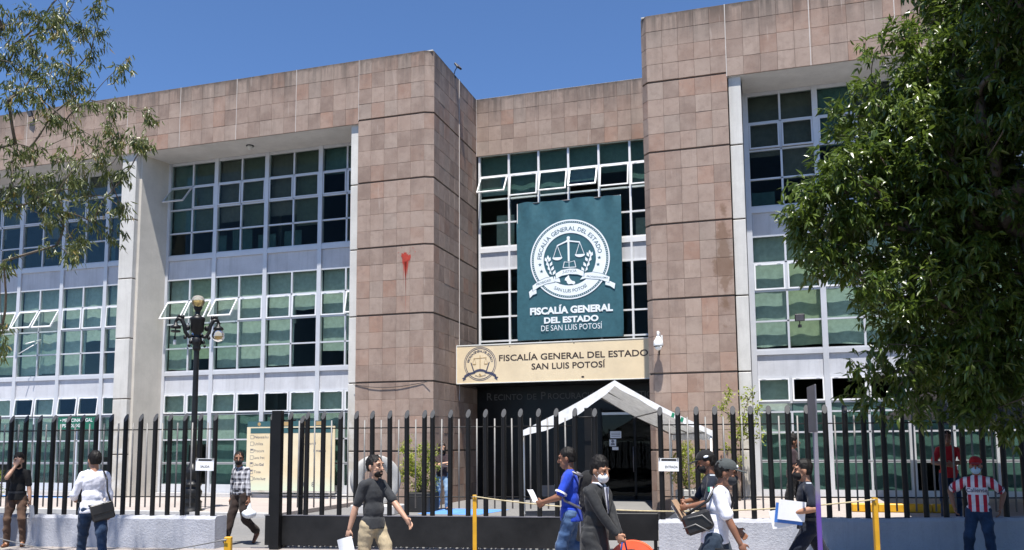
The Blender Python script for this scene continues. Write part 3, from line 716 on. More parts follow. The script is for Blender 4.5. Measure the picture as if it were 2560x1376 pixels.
    ribbon([(362, 672), (400, 690), (432, 700)], [(362, 738), (400, 745), (440, 752)], 4)
    ribbon([(694, 655), (780, 652), (870, 672), (962, 710)], [(640, 735), (700, 722), (850, 740), (950, 778)], 4)
    ribbon([(380, 648), (450, 612), (540, 600), (620, 608), (692, 640)], [(384, 714), (450, 682), (540, 668), (620, 676), (690, 700)], 5)
    put = lambda s, u, v, sz, t: put_text(B, s, *E(u, v), y-dy*6.2, sz*kx, .004, 'CENTER', T, 1, t)
    put('JUSTICIA', 536, 648, 38, .03); put('PROBIDAD', 258, 748, 34, .27); put('PROFESIONALISMO', 826, 720, 26, -.14)
    P([(487, 705), (508, 688), (526, 672), (533, 700), (545, 722), (560, 735), (590, 745), (594, 762), (580, 778), (555, 768), (520, 772), (505, 752), (502, 735), (482, 728)], 2, W)
    return B
# banner hung in front of the centre windows
YB = 26.83
M['bannercloth'] = cloth_mat('teal banner cloth', (.040, .125, .160), bump=.03, rough=.6)
M['print'] = pm('white print', (.82, .88, .93), .6, var=.04, bump=0)
ban = thing('banner', 'tall dark teal banner with white scales of justice seal hung over the entrance windows', 'banner', (-6.16, YB, 5.25))
V = []; nx, nz = 44, 60
x0, x1, z0, z1 = -7.95, -4.37, 5.25, 9.95
def ban_y(x, z):
    t = (z-z0)/(z1-z0); u = (x-x0)/(x1-x0)
    e = max(0, (t-.80)/.2)
    return YB-.03-.012*math.sin(math.pi*u)-e**1.2*(.045*math.sin(23*u+6*t)+.028*math.sin(41*u-9*t))-max(0, .12-t)/.12*.02*math.sin(17*u+4*t)
for j in range(nz+1):
    for i in range(nx+1):
        u, t = i/nx, j/nz; V.append((x0+(x1-x0)*u+.015*math.sin(9*t)*(u-.5), ban_y(x0+(x1-x0)*u, z0+(z1-z0)*t), z0+(z1-z0)*t+.02*math.sin(u*12)*(t > .99)))
B = MB(); B.add(V, [(j*(nx+1)+i, j*(nx+1)+i+1, (j+1)*(nx+1)+i+1, (j+1)*(nx+1)+i) for j in range(nz) for i in range(nx)], 0, True)
B.build('cloth', 'bannercloth', ban)
B = MB()
for a in (x0+.02, x1-.02): B.tube([(a, YB, z0), (a, YB, z1)], .02, 6)
for a in (z0+.02, z1-.02, 7.6): B.tube([(x0, YB+.005, a), (x1, YB+.005, a)], .018, 6)
B.build('frame', 'galv', ban)
yp = YB-.052
EB = lambda u, v: (-6.12+(u-537)*.00318, 7.90-(v-505)*.00317-(u-537)*.00004)
B = emblem(EB, yp, .0012, 0, 1); B.build('seal', ['print', 'bannercloth'], ban)
B = MB(); fit_text(B, 'FISCALÍA GENERAL', -7.50, -4.70, 6.10, .245, yp, .048); B.build('lettering', 'print', ban); B = MB(); fit_text(B, 'DEL ESTADO', -7.02, -5.18, 5.79, .21, yp, .048); B.build('lettering', 'print', ban); B = MB(); fit_text(B, 'DE SAN LUIS POTOSÍ', -7.12, -5.07, 5.53, .185, yp, .0)
B.build('lettering', 'print', ban)
# long cream sign above the entrance
SY = 25.03
M['cream'] = pm('sun bleached cream panel', (.78, .635, .42), .5, var=.08, vs=.9, bump=.05)
M['creamtrim'] = pm('white trim', (.78, .77, .72), .5, var=.06)
sgn = thing('entrance_sign', 'long cream sign board with dark brown lettering and round seal above the entrance', 'sign', (-6.3, SY, 3.72))
B = MB(); B.bbox(-9.46, -3.12, SY, SY+.11, 3.73, 4.94, .006); B.build('board', 'cream', sgn)
B = MB(); B.box(-9.47, -3.115, SY-.012, SY+.115, 4.925, 4.955); B.box(-9.47, -3.115, SY-.012, SY+.115, 3.715, 3.74); B.box(-9.475, -9.45, SY-.012, SY+.115, 3.74, 4.925); B.build('trim', 'creamtrim', sgn)
B = MB(); fit_text(B, 'FISCALÍA GENERAL DEL ESTADO', -8.04, -3.36, 4.405, .195, SY-.004, .018); B.build('lettering', 'ink', sgn); B = MB(); fit_text(B, 'SAN LUIS POTOSÍ', -6.98, -4.66, 4.105, .19, SY-.004, .018); B.build('lettering', 'ink', sgn)
B = MB(); cx, cz, r = -8.67, 4.34, .54
for a, b in ((.97, 1.0), (.88, .92)): ring_geo(B, cx, cz, SY-.004, r*a, r*b)
arc_text(B, 'FISCALÍA GENERAL DEL ESTADO', cx, cz, SY-.004, r*.68, .105, 172, 8, .01)
arc_text(B, 'SAN LUIS POTOSÍ', cx, cz, SY-.004, r*.78, .06, 245, 297, .004, 0, True)
def Q(pts, mi, k=1): B.add([(cx+u*r, SY-.004-.001*k, cz+v*r) for u, v in pts], [list(range(len(pts)))], mi)
Q([(-.02, -.35), (.02, -.35), (.02, .5), (-.02, .5)][::1], 1); Q([(-.4, .3), (.4, .34), (.4, .37), (-.4, .33)], 1)
for u in (-.36, .36): Q([(u-.12, 0), (u+.12, 0), (u+.08, -.05), (u-.08, -.05)], 1); Q([(u-.12, 0), (u-.105, 0), (u+.01, .33), (u-.005, .33)], 1); Q([(u+.12, 0), (u+.105, 0), (u-.01, .33), (u+.005, .33)], 1)
for sg in (-1, 1):
    for i in range(7): Q([(sg*(.6-.03*i), .1-.09*i), (sg*(.53-.03*i), .07-.09*i), (sg*(.49-.03*i), -.03-.09*i), (sg*(.57-.03*i), .0-.09*i)], 0)
for pts in ([(-.4, -.42), (-.2, -.33), (0, -.3), (.2, -.33), (.4, -.42), (.38, -.56), (.2, -.47), (0, -.44), (-.2, -.47), (-.38, -.56)], [(-1.0, -.68), (-.75, -.52), (-.4, -.46), (-.3, -.56), (-.6, -.62), (-.95, -.82)], [(1.0, -.68), (.75, -.52), (.4, -.46), (.3, -.56), (.6, -.62), (.95, -.82)], [(-1.13, -.82), (-.92, -.74), (-.88, -.88), (-1.08, -1.0), (-1.03, -.9)], [(1.13, -.82), (.92, -.74), (.88, -.88), (1.08, -1.0), (1.03, -.9)]): Q(pts, 0, 2)
Q([(-.08, -.6), (0, -.56), (.05, -.66), (.12, -.72), (.04, -.76), (-.03, -.7)], 1)
B.build('seal', ['navy', 'gold'], sgn)
B = MB()
for x, z, q in ((-7.68, 4.86, .018), (-5.62, 4.88, .022), (-5.36, 3.83, .05)): B.add([(x+q*math.cos(a*.785), SY-.0045, z+q*.6*math.sin(a*.785)) for a in range(8)], [list(range(8))])
B.build('chipped_spot', 'ink', sgn)
# ------------------------------------------------------------------ notices at ground level
inf = thing('information_board', 'large cream notice board with checkbox list standing before the ground floor windows', 'notice board', (-14.83, 24.05, .26))
IY = 24.03
k = NT('printed notice'); tc = k.n('NewGeometry').outputs['Position']; sp = k.n('SeparateXYZ'); k.l(tc, sp.inputs[0])
n1 = k.noise(1.2, tc, 2)
c = k.mix(k.rng(sp.outputs[2], .85, .45), k.mix(k.rng(n1, .35, .65), (.66, .54, .34), (.72, .63, .44)), (.60, .66, .50)); k.col(c); k.b.inputs['Roughness'].default_value = .6; M['notice'] = k.m
M['teal'] = pm('dark teal print', (.035, .105, .115), .5, var=.05, bump=0)
B = MB(); B.box(-16.46, -13.22, IY, IY+.03, .36, 2.42); B.build('board', 'notice', inf)
B = MB(); B.box(-16.44, -13.3, IY, IY+.03, 2.425, 2.60); B.box(-16.32, -13.3, IY-.004, IY-.001, 2.21, 2.38); B.build('header', 'teal', inf)
B = MB(); ring_geo(B, -16.0, 2.51, IY-.003, 0, .06, 20, 1)
for i, x in enumerate((-15.2, -14.5, -13.9)): B.box(x, x+.34, IY-.003, IY-.001, 2.45, 2.575, 1)
rows = [395, 510, 630, 745, 860, 985, 1100]
words = [(('No', .02, -16.17, .2), ('salu', 0, -15.95, .3)), (('Utiliza', 0, -16.17, .33), ('personal', .0, -14.36, .46)), (('Procura', 0, -16.17, .38), ('1 metro', .015, -13.98, .45)), (('Lava frec', 0, -16.17, .40),), (('Usa', 0, -16.17, .18), ('Gel', .025, -15.97, .17)), (('Tose', 0, -16.17, .26),), (('Evita', 0, -16.17, .24), ('lug', .02, -15.9, .18))]
for rw, ws in zip(rows, words):
    zc_ = 2.42-(rw-225)/(1300-225)*2.06
    for s, bd, x, wd in ws: fit_text(B, s, x, x+wd, zc_-.045, .085, IY-.003, bd)
    x = -16.32
    for a, b_, c_, d in ((0, .125, -.065, -.055), (0, .125, .055, .065), (0, .01, -.055, .055), (.115, .125, -.055, .055)): B.box(x+a, x+b_, IY-.003, IY-.001, zc_+c_, zc_+d)
    if rw in (630, 860, 985): B.box(x+.02, x+.1, IY-.003, IY-.001, zc_+.01, zc_+.05)
zc_ = .50
fit_text(B, '88', -14.45, -14.24, zc_, .14, IY-.003, 0); fit_text(B, '8', -14.03, -13.93, zc_, .14, IY-.003, 0)
B.build('lettering', ['galv', 'gold'], inf)
B = MB()
for x in (-16.3, -13.4): B.box(x-.03, x+.03, IY+.031, IY+.07, .12, 2.6)
B.box(-16.5, -13.2, IY-.01, IY+.05, .30, .355); B.build('support', 'conc', inf)
M['green'] = pm('green sign panel', (.010, .13, .075), .45, var=.06, bump=0)
med = thing('office_sign', 'green sign with white lettering on the window behind the fence', 'sign', (-23.6, 24.27, 2.45))
B = MB(); B.box(-24.5, -22.84, 24.26, 24.285, 2.44, 2.87); B.build('board', 'green', med)
B = MB(); put_text(B, '• MEDICINA LEGAL', -24.42, 2.70, 24.256, .17, .014, 'LEFT'); B.build('lettering', 'white', med); B = MB(); put_text(B, '• PSICOLOGÍA', -24.42, 2.51, 24.256, .17, .014, 'LEFT'); B.build('lettering', 'white', med)
for i, (x, z, w_, h_, lb) in enumerate(((-4.72, 2.08, .36, .22, 'topmost paper notice taped to the dark glass entrance door'), (-4.82, 1.82, .22, .22, 'middle paper notice with small dark figure on the dark entrance door'), (-4.74, 1.64, .2, .1, 'small lowest paper slip on the dark entrance door'))):
    t = thing('paper_notice', lb, 'notice', (x, 26.89, z-h_/2), group='papers on the entrance door'); B = MB(); B.box(x-w_/2, x+w_/2, 26.934, 26.938, z-h_/2, z+h_/2); B.build('sheet', 'paper', t)
    B = MB()
    if i == 1: B.add([(x+.05*math.cos(a*.52), 26.932, z+.05+.05*math.sin(a*.52)) for a in range(12)], [list(range(12))]); B.prism([(x-.07, z-.08), (x+.07, z-.08), (x+.05, z-.01), (x-.05, z-.01)], 26.931, 26.933)
    else:
        for q in range(3 if i == 0 else 1): B.box(x-w_*.4, x+w_*.4, 26.931, 26.933, z+.05-q*.05-.008, z+.05-q*.05+.008)
    B.build('print', 'galv', t)
# ------------------------------------------------------------------ fixtures
cam_t = thing('dome_camera', 'white dome security camera on the stone wall beside the cream sign', 'security camera', (-2.76, YF, 4.6))
c0 = Vector((-2.77, 22.72, 4.42))
B = MB(); B.tube([(-2.74, YF, 4.66), (-2.75, 22.86, 4.78), (c0.x, c0.y, 4.80), (c0.x, c0.y, 4.66)], [.03, .03, .035, .04], 10); B.box(-2.80, -2.68, YF-.03, YF-.002, 4.58, 4.74); B.build('bracket', 'white', cam_t)
B = MB(); B.lathe([(0, .26), (.05, .26), (.075, .2), (.125, .13), (.135, .02), (.128, 0), (0, 0)], c0, 18); B.build('housing', 'white', cam_t)
B = MB(); B.lathe([(.125, 0), (.118, -.02), (.10, -.02), (.098, -.005)], c0, 18, 1); B.ell(c0-Vector((0, 0, .02)), (.098, .098, .10)); B.ell(c0+Vector((.06, -.06, -.03)), (.045, .045, .04), mi=0); B.build('dome', ['white', 'dark'], cam_t)
B = MB(); B.tube([(-2.78, YF-.012, 4.56), (-2.785, YF-.012, 4.2)], .016, 6); B.build('conduit', 'hairB', cam_t)
def floodlight(label, loc, rz, tilt, pole=0.):
    t = thing('floodlight', label, 'floodlight', loc, rz, 'floodlights on the facade'); m4 = Matrix.Rotation(tilt, 4, 'X')
    B = MB(); B.bbox(-.13, .13, -.03, .03, -.10, .10, .01, mat=Matrix.Translation((0, -.12, pole+.12)) @ m4); B.build('body', 'dark', t, local=True)
    B = MB(); B.box(-.105, .105, -.036, -.031, -.08, .08, mat=Matrix.Translation((0, -.12, pole+.12)) @ m4); B.build('lens', 'galv', t, local=True)
    B = MB(); B.tube([(0, .06, -.1), (0, .0, pole), (0, -.08, pole+.1)], .016, 6); B.box(-.05, .05, .0, .05, -.14, -.06); B.build('arm', 'dark', t, local=True); return t
f1 = floodlight('black floodlight tilted up on the parapet corner above the paint splash wall', (-9.47, 24.9, 13.98), R(75), R(-35), .1)
floodlight('black floodlight on the parapet at the far left behind leaves', (-25.0, YF-.03, 13.66), R(-15), R(25), -.02)
floodlight('small black floodlight fixed to the window wall right of the entrance', (.93, 24.3, 5.10), 0, R(20), 0)
t = thing('ceiling_lamp', 'small grey lamp fixed under the concrete soffit of the left wing', 'lamp', (-16.35, 23.6, SOF)); B = MB(); B.lathe([(0, 0), (.09, 0), (.10, -.05), (.06, -.13), (0, -.15)], (-16.35, 23.62, SOF-.005), 14); B.build('shade', 'conc', t); B = MB(); B.lathe([(.13, .0), (.13, -.02), (0, -.02)], (-16.35, 23.62, SOF-.004), 14); B.build('base', 'dark', t)
B = MB(); pts = []
for i in range(15):
    u = i/14; pts.append((-12.05+2.5*u, YF-.012-.02*math.sin(math.pi*u), 3.64-.15*math.sin(math.pi*u)*(1-.25*u)+.03*u))
B.tube(pts, .009, 5); o = B.build('cable', 'dark', None, label='thin black cable sagging across the stone wall left of the entrance', cat='cable')
# ------------------------------------------------------------------ fence line (runs a little askew to the facade)
FY = lambda x: 14.6+.14*x
FA = math.atan(.14)
def fpos(x, off=0): return Vector((x-off*.139*0, FY(x)+off, 0))
def low_wall(x0, x1, zt0, zt1, label):
    B = MB(); n = max(2, int((x1-x0)/.12)); th = .17; V = []
    rr = random.Random(int(x0*10))
    for i in range(n+1):
        x = x0+(x1-x0)*i/n; zt = zt0+(zt1-zt0)*i/n+rr.uniform(-.008, .008)
        for y, z in ((-th, -.03), (-th+rr.uniform(-.006, .006), .2), (-th+rr.uniform(-.006, .006), zt-.05), (-th+.035, zt), (th-.03, zt), (th, zt-.04), (th, -.03)): V.append((x, FY(x)+y, z))
    m_ = 7; F = [(i*m_+j, (i+1)*m_+j, (i+1)*m_+j+1, i*m_+j+1) for i in range(n) for j in range(m_-1)]
    F += [tuple(range(m_))[::-1], tuple(n*m_+j for j in range(m_))]
    B.add(V, F, 0); o = B.build('low_wall', 'wallrough', None, fix=True, label=label, cat='wall', group='low walls under the fence'); return o
M['wallrough'] = concrete_mat('roughcast wall paint', (.405, .415, .455), .28)
b_ = M['wallrough'].node_tree.nodes
for nn in b_:
    if nn.type == 'BUMP': nn.inputs['Strength'].default_value = .6; nn.inputs['Distance'].default_value = .025
low_wall(-17.5, -9.58, .585, .56, 'low pale roughcast wall under the fence to the left of the gate')
low_wall(-1.80, 6.5, .56, .665, 'low pale roughcast wall under the fence below the entry sign and large tree')
def bar_mesh(h, r=.044, slant=.085):
    B = MB(); n = 14
    top = [(r*math.cos(2*math.pi*j/n), r*math.sin(2*math.pi*j/n), h+slant*math.sin(2*math.pi*j/n)*.9-slant*.9) for j in range(n)]
    bot = [(r*math.cos(2*math.pi*j/n), r*math.sin(2*math.pi*j/n), 0) for j in range(n)]
    rim = [(x*.9, y*.9, z) for x, y, z in top]
    B.add(bot+top, [[j, (j+1) % n, n+(j+1) % n, n+j] for j in range(n)], 0, True); B.add(top+rim, [[j, (j+1) % n, n+(j+1) % n, n+j] for j in range(n)], 0); B.add(rim, [list(range(n))], 1); return B.mesh('bar', ['black', 'blackcap'])
BARS = {}
def add_bar(par, x, z0, z1=2.44, off=0, r=.044):
    k = (round(z1-z0, 2), r)
    if k not in BARS: BARS[k] = bar_mesh(z1-z0, r)
    o = bpy.data.objects.new('bar', BARS[k]); COL.objects.link(o); o.parent = par; o.matrix_parent_inverse = inv_of(par); o.location = (x, FY(x)+off, z0); o.rotation_euler = (R(random.uniform(-.3, .3)), R(random.uniform(-.35, .35)), 0)
RODM = MB().tube([(0, 0, 0), (0, 0, 1.55)], .0145, 8).mesh('rod', 'steel')
def add_rod(par, x, z0=.71, off=0):
    o = bpy.data.objects.new('rod', RODM); COL.objects.link(o); o.parent = par; o.matrix_parent_inverse = inv_of(par); o.location = (x, FY(x)+off, z0); o.rotation_euler = (R(random.uniform(-.3, .3)), R(random.uniform(-.3, .3)), 0)
def add_rail(par, x0, x1, z, off=0, r=.011):
    B = MB(); B.tube([(x0, FY(x0)+off, z), ((x0+x1)/2, FY((x0+x1)/2)+off, z-.004), (x1, FY(x1)+off, z)], r, 6); B.build('rail', 'black', par)
fl_ = thing('metal_fence', 'black bar fence with slanted tops on the low wall left of the gate', 'fence', (-13, FY(-13), .56), FA)
xs = [-9.747-.296*i for i in range(26)]
for x in xs: add_bar(fl_, x, .55)
for x in xs: add_rod(fl_, x-.148)
add_rail(fl_, -17.4, -9.75, 2.14); add_rail(fl_, -17.4, -9.75, .905)
fr_ = thing('metal_fence', 'black bar fence with slanted tops on the low wall right of the gate', 'fence', (2, FY(2), .6), FA)
xs = [-1.745+.2935*i for i in range(27)]
for x in xs: add_bar(fr_, x, .56)
for x in xs: add_rod(fr_, x+.147)
add_rail(fr_, -1.75, 6.2, 2.13); add_rail(fr_, -1.75, 6.2, .93)
gt = thing('sliding_gate', 'wide black sliding gate of upright bars over a solid lower panel', 'gate', (-5.9, FY(-5.9), 0), FA)
gx = [-8.63, -8.29, -7.98, -7.68, -7.36, -7.06, -6.76, -6.44, -6.13, -5.82, -5.67, -5.36, -5.04, -4.73, -4.42, -4.11, -3.80, -3.50, -3.19]
for x in gx: add_bar(gt, x, .56)
for a, b in zip(gx[1:], gx[2:]):
    if b-a > .25: add_rod(gt, (a+b)/2, .72)
for x in (-8.17,): add_bar(gt, x, .56, 2.38, .16)
add_rail(gt, -8.35, -3.2, 2.13); add_rail(gt, -8.63, -3.2, .92); add_rail(gt, -8.65, -8.2, 2.28, 0, .014); add_rail(gt, -3.22, -2.8, 2.28, 0, .014)
m4 = Matrix.Translation((-5.92, FY(-5.92), 0)) @ Matrix.Rotation(FA, 4, 'Z')
B = MB(); B.bbox(-2.83, 2.82, -.045, .045, .055, .575, .008, mat=m4); B.build('panel', 'blackpanel', gt)
B = MB(); B.box(-2.84, 2.83, -.05, .05, .576, .592, mat=m4); B.box(2.822, 2.84, -.052, .05, .06, .575, mat=m4); B.build('trim', 'galv', gt)
B = MB()
for x in (-2.5, -.6, 1.0, 2.5): B.lathe([(0, -.02), (.05, -.02), (.05, .02), (0, .02)], (0, 0, 0), 12, M4=m4 @ Matrix.Translation((x, 0, .05)) @ Matrix.Rotation(R(90), 4, 'X'))
B.build('wheel', 'iron', gt)
B = MB(); B.box(-.085, .085, -.07, .07, -.1, 2.45, mat=Matrix.Translation((-8.46, FY(-8.46)-.13, 0)) @ Matrix.Rotation(FA, 4, 'Z')); B.build('guide_post', 'black', gt)
add_bar(gt, -2.84, 0, 2.43, .02)
B = MB(); B.box(-.06, .06, -.05, .05, -.1, 2.44, mat=Matrix.Translation((-3.0, FY(-3.0)+.2, 0)) @ Matrix.Rotation(FA, 4, 'Z')); B.build('guide_post', 'black', gt)
TR = MB(); TR.box(-3.1, 3.3, -.025, .025, -.02, .014, mat=m4)
for i in range(60): TR.box(-2.8+i*.1, -2.755+i*.1, .05, .09, .0, .05, mat=m4)
TR.build('track', 'galv', gt)
lg = thing('low_gate_panel', 'solid low black metal panel standing in the open entrance beside the gate', 'gate panel', (-2.3, 14.6, 0), FA)
m5 = Matrix.Translation((-2.36, FY(-2.36)+.3, 0)) @ Matrix.Rotation(FA, 4, 'Z')
B = MB(); B.bbox(-.62, .50, -.03, .03, .17, .63, .008, mat=m5); B.build('panel', 'blackpanel', lg); B = MB(); B.box(-.6, -.54, -.028, .028, -.02, .17, mat=m5); B.box(.42, .48, -.028, .028, -.02, .17, mat=m5); B.build('foot', 'black', lg)
def hung_sign(x0, x1, z0, z1, txt, label, fx0, fx1):
    xm = (x0+x1)/2; t = thing('paper_sign', label, 'sign', (xm, FY(xm)-.06, z0), FA); m4 = Matrix.Translation((xm, FY(xm)-.062, (z0+z1)/2)) @ Matrix.Rotation(FA, 4, 'Z') @ Matrix.Rotation(R(.8), 4, 'Y'); w_, h_ = (x1-x0)/2/math.cos(FA), (z1-z0)/2
    B = MB(); B.box(-w_, w_, -.004, .004, -h_, h_, mat=m4); B.build('board', 'paper', t)
    B = MB(); fit_text(B, txt, fx0*w_, fx1*w_, -.055, .04, -.006, .012); B.v = [tuple(m4 @ Vector(v)) for v in B.v]; B.build('lettering', 'dark', t); B = MB(); B.box(-w_*.72, w_*.78, -.0055, -.0045, h_-.045, h_-.008, mat=m4); B.build('header', 'dark', t)
    B = MB()
    for sx in (-.9, .9): B.box(sx*w_-.012, sx*w_+.012, -.012, .02, h_-.03, h_+.012, mat=m4)
    B.build('clip', 'steel', t)
hung_sign(-10.06, -9.71, 1.38, 1.60, 'SALIDA', 'white paper sign reading SALIDA hung on the fence bars', -.45, .55)
hung_sign(-1.79, -1.46, 1.355, 1.57, 'ENTRADA', 'white paper sign reading ENTRADA hung on the fence bars', -.35, .9)
# ------------------------------------------------------------------ street lamp
lx, ly = -14.65, 19.0
lam = thing('street_lamp', 'black cast iron street lamp with ornate arms and one missing globe', 'street lamp', (lx, ly, .0))
L_ = lambda prof, n=16: MB().lathe(prof, (lx, ly, 0), n)
L_([(.30, .02), (.30, .14), (.25, .18), (.25, .32), (.27, .35), (.2, .42), (.24, .5), (.26, .62), (.2, .72), (.17, .76), (.24, .78), (.24, .83), (.16, .86), (.17, .98), (.22, 1.1), (.20, 1.22), (.12, 1.3), (.09, 1.36)], 20).build('base', 'iron', lam)
L_([(.085, 1.3), (.08, 1.6), (.07, 4.36)], 16).build('pole', 'iron', lam)
L_([(.07, 4.36), (.1, 4.4), (.11, 4.45), (.09, 4.5), (.13, 4.56), (.13, 4.7), (.09, 4.74), (.1, 4.84), (.17, 4.9), (.18, 5.16), (.2, 5.2), (.2, 5.26), (.12, 5.3), (.06, 5.36), (.07, 5.44), (.11, 5.52), (.12, 5.56), (.0, 5.56)], 18).build('capital', 'iron', lam)
M['globe'] = glass_mat('clear globe', (.86, .82, .72), 1.2, .55); M['amber'] = glass_mat('amber glass', (.80, .62, .30), 1.3, .30)
def globe(c, par, up=1, lab=None):
    B = MB(); pr = [(.085, -.15), (.13, -.12), (.168, -.03), (.17, .03)]; pr2 = [(.17, .03), (.16, .09), (.12, .145), (.06, .172), (.0, .178)]
    if up < 0: pr = [(.17, -.03), (.15, -.1), (.1, -.15), (.0, -.178)]; pr2 = [(.085, .16), (.14, .11), (.168, .04), (.17, -.03)]
    B.lathe(pr, c, 22, 1); B.lathe(pr2, c, 22, 0); B.ell(c+Vector((0, 0, -.03)), (.05, .05, .075), mi=2); o = B.build('globe', ['globe', 'amber', 'blindlight'], par); return o
M['blindlight'] = pm('frosted bulb', (.75, .70, .58), .4, var=.05, bump=0)
globe(Vector((lx, ly, 5.70)), lam)
ad = Vector((.79, .61, 0))
def arm(d, kind):
    B = MB(); c = Vector((lx, ly, 0)); pts = []
    for r, z in ((.1, 4.78), (.2, 4.74), (.3, 4.86), (.33, 5.05), (.40, 5.2), (.5, 5.22), (.56, 5.12)): pts.append(c+d*r+Vector((0, 0, z)))
    B.tube(pts, [.05, .055, .05, .055, .06, .055, .03], 8)
    for r, z, q in ((.24, 4.98, .07), (.38, 5.27, .06), (.47, 5.29, .045), (.3, 4.72, .05), (.16, 4.60, .05), (.2, 4.5, .04)): B.ell(c+d*r+Vector((0, 0, z)), (q, q*.8, q*1.1), n=10, m=6)
    e = c+d*.54
    B.lathe([(.02, 5.16), (.04, 5.12), (.05, 5.06), (.12, 5.02), (.14, 4.98), (.13, 4.955), (0, 4.95)], e, 14)
    o = B.build('arm', 'iron', lam)
    if kind == 'globe': globe(e+Vector((0, 0, 4.80)), o, -1)
    else:
        B = MB(); B.lathe([(.12, 4.9), (.13, 4.87), (.11, 4.85), (0, 4.85)], e, 14); B.tube([e+Vector((0, 0, 4.95)), e+Vector((-.02, 0, 4.72))], .016, 6); B.lathe([(0, 4.74), (.03, 4.73), (.032, 4.66), (0, 4.65)], e+Vector((-.02, 0, 0)), 10); B.build('lamp_holder', 'iron', o)
        B = MB()
        for i in range(5): B.lathe([(.03, 4.645-i*.026), (.045, 4.632-i*.026), (.03, 4.62-i*.026)], e+Vector((-.02, 0, 0)), 12)
        B.build('bulb', 'white', o)
arm(ad, 'globe'); arm(-ad, 'bulb'); arm(Vector((ad.y, -ad.x, 0)) * -1, 'globe')
# ------------------------------------------------------------------ carved stone ring, pots
rg = thing('stone_ring', 'grey carved stone ring standing on a block in front of the entrance wall', 'sculpture', (-10.0, 20.5, 0))
B = MB(); n1_, n2_ = 40, 10
c = Vector((-10.05, 20.5, .88)); ax = Vector((.66, -.75, 0)).normalized(); px_ = Vector((-ax.y, ax.x, 0))  # ring axis turned to the street
for i in range(n1_):
    a = 2*math.pi*i/n1_; d = px_*math.cos(a)+Vector((0, 0, 1))*math.sin(a)
    for j in range(n2_):
        b = 2*math.pi*j/n2_; q = abs(math.cos(b))**.4*math.copysign(1, math.cos(b)); s3 = abs(math.sin(b))**.4*math.copysign(1, math.sin(b)); B.v.append(tuple(c+d*(.52+.15*q)+ax*(.17*s3)))
for i in range(n1_):
    for j in range(n2_): B.f.append([i*n2_+j, ((i+1) % n1_)*n2_+j, ((i+1) % n1_)*n2_+(j+1) % n2_, i*n2_+(j+1) % n2_]); B.mi.append(0); B.sm.append(True)
B.build('ring', 'rock', rg, fix=True); B = MB(); B.bbox(-10.62, -9.35, 20.15, 20.85, .0, .25, .03); B.build('block', 'kerb', rg)
# ------------------------------------------------------------------ tent, awning
tent = thing('canopy_tent', 'white gabled canopy tent in front of the entrance door', 'tent', (-3.0, 17, 0), 0)
dd = Vector((-.265, .964, 0)).normalized(); ww = Vector((dd.y, -dd.x, 0)); T0 = Vector((-2.98, 17.0, 0)); HW, LEN, EZ, RZ = 1.96, 5.1, 2.06, 3.10
def tp(u, v, z): return T0+ww*u+dd*v+Vector((0, 0, z))
V, F = [], []; nu, nv = 16, 14
for lay in (0, .012):
    for j in range(nv+1):
        for i in range(nu+1):
            u = -1+2*i/nu; v = j/nv*LEN; z = RZ-(RZ-EZ)*abs(u)-.07*math.sin(math.pi*abs(u))*(.6+.4*math.sin(math.pi*((v/LEN*3) % 1)))+.012*math.sin(9*v+7*u)
            V.append(tp(u*HW, v, z-lay))
A = (nu+1)*(nv+1)
for j in range(nv):
    for i in range(nu): a = j*(nu+1)+i; F += [(a, a+1, a+nu+2, a+nu+1), (A+a+nu+1, A+a+nu+2, A+a+1, A+a)]
for j in (0, nv):
    for i in range(nu): a = j*(nu+1)+i; F.append((a, a+1, A+a+1, A+a))
B = MB(); B.add(V, F, 0, True); B.build('roof_cloth', 'tarp', tent)
B = MB()
def valance(pts_fn, L, n):
    V = []; 
    for i in range(n+1):
        s3 = i/n; p = pts_fn(s3); dz = .16+.03*abs(math.sin(s3*L*5)); V += [p+Vector((0, 0, .0)), p+Vector((random.uniform(-.012, .012), random.uniform(-.012, .012), -dz))]
    B.add(V, [(2*i, 2*i+2, 2*i+3, 2*i+1) for i in range(n)], 0, True)
valance(lambda s3: tp(-HW-.004, s3*LEN, EZ), LEN, 40); valance(lambda s3: tp(HW+.004, s3*LEN, EZ), LEN, 40)
for sg in (-1, 1):
    V = []
    for i in range(21):
        u = i/20; z = RZ-(RZ-EZ)*u-.07*math.sin(math.pi*u)*.6; p = tp(sg*u*HW, -.006, z+.004); V += [p, p-Vector((0, 0, .115+.012*math.sin(20*u)+(.14*math.sin(math.pi*min(1, u*1.05))**.8 if sg < 0 else 0)))]
    B.add(V, [(2*i, 2*i+2, 2*i+3, 2*i+1) for i in range(20)], 0, True)
B.build('valance', 'valance', tent)
B = MB()
for u, v in ((-1, .03), (1, .03), (-1, LEN-.03), (1, LEN-.03)):
    P_ = MB(); P_.tube([tp(u*(HW-.03), v, 0), tp(u*(HW-.03), v, EZ)], .022, 8); P_.lathe([(.0, 0), (.06, .001), (.06, .012), (0, .013)], tp(u*(HW-.03), v, 0), 10); P_.build('leg', 'white', tent)
for v in (.04, LEN/2, LEN-.04):
    B.tube([tp(-HW+.03, v, EZ-.03), tp(0, v, RZ-.05), tp(HW-.03, v, EZ-.03)], .016, 6)
for u in (-1, -.5, 0, .5, 1): B.tube([tp(u*(HW-.03), 0, RZ-.05-(RZ-EZ-.02)*abs(u)-(.06 if abs(u) == .5 else 0)), tp(u*(HW-.03), LEN, RZ-.05-(RZ-EZ-.02)*abs(u)-(.06 if abs(u) == .5 else 0))], .014, 6)
B.build('frame', 'steel', tent)
M['greenprint'] = pm('green print', (.02, .25, .13), .6, var=.05, bump=0)
B = MB(); q0 = tp(HW*.60, -.012, 0); z_ = RZ-(RZ-EZ)*.60-.09
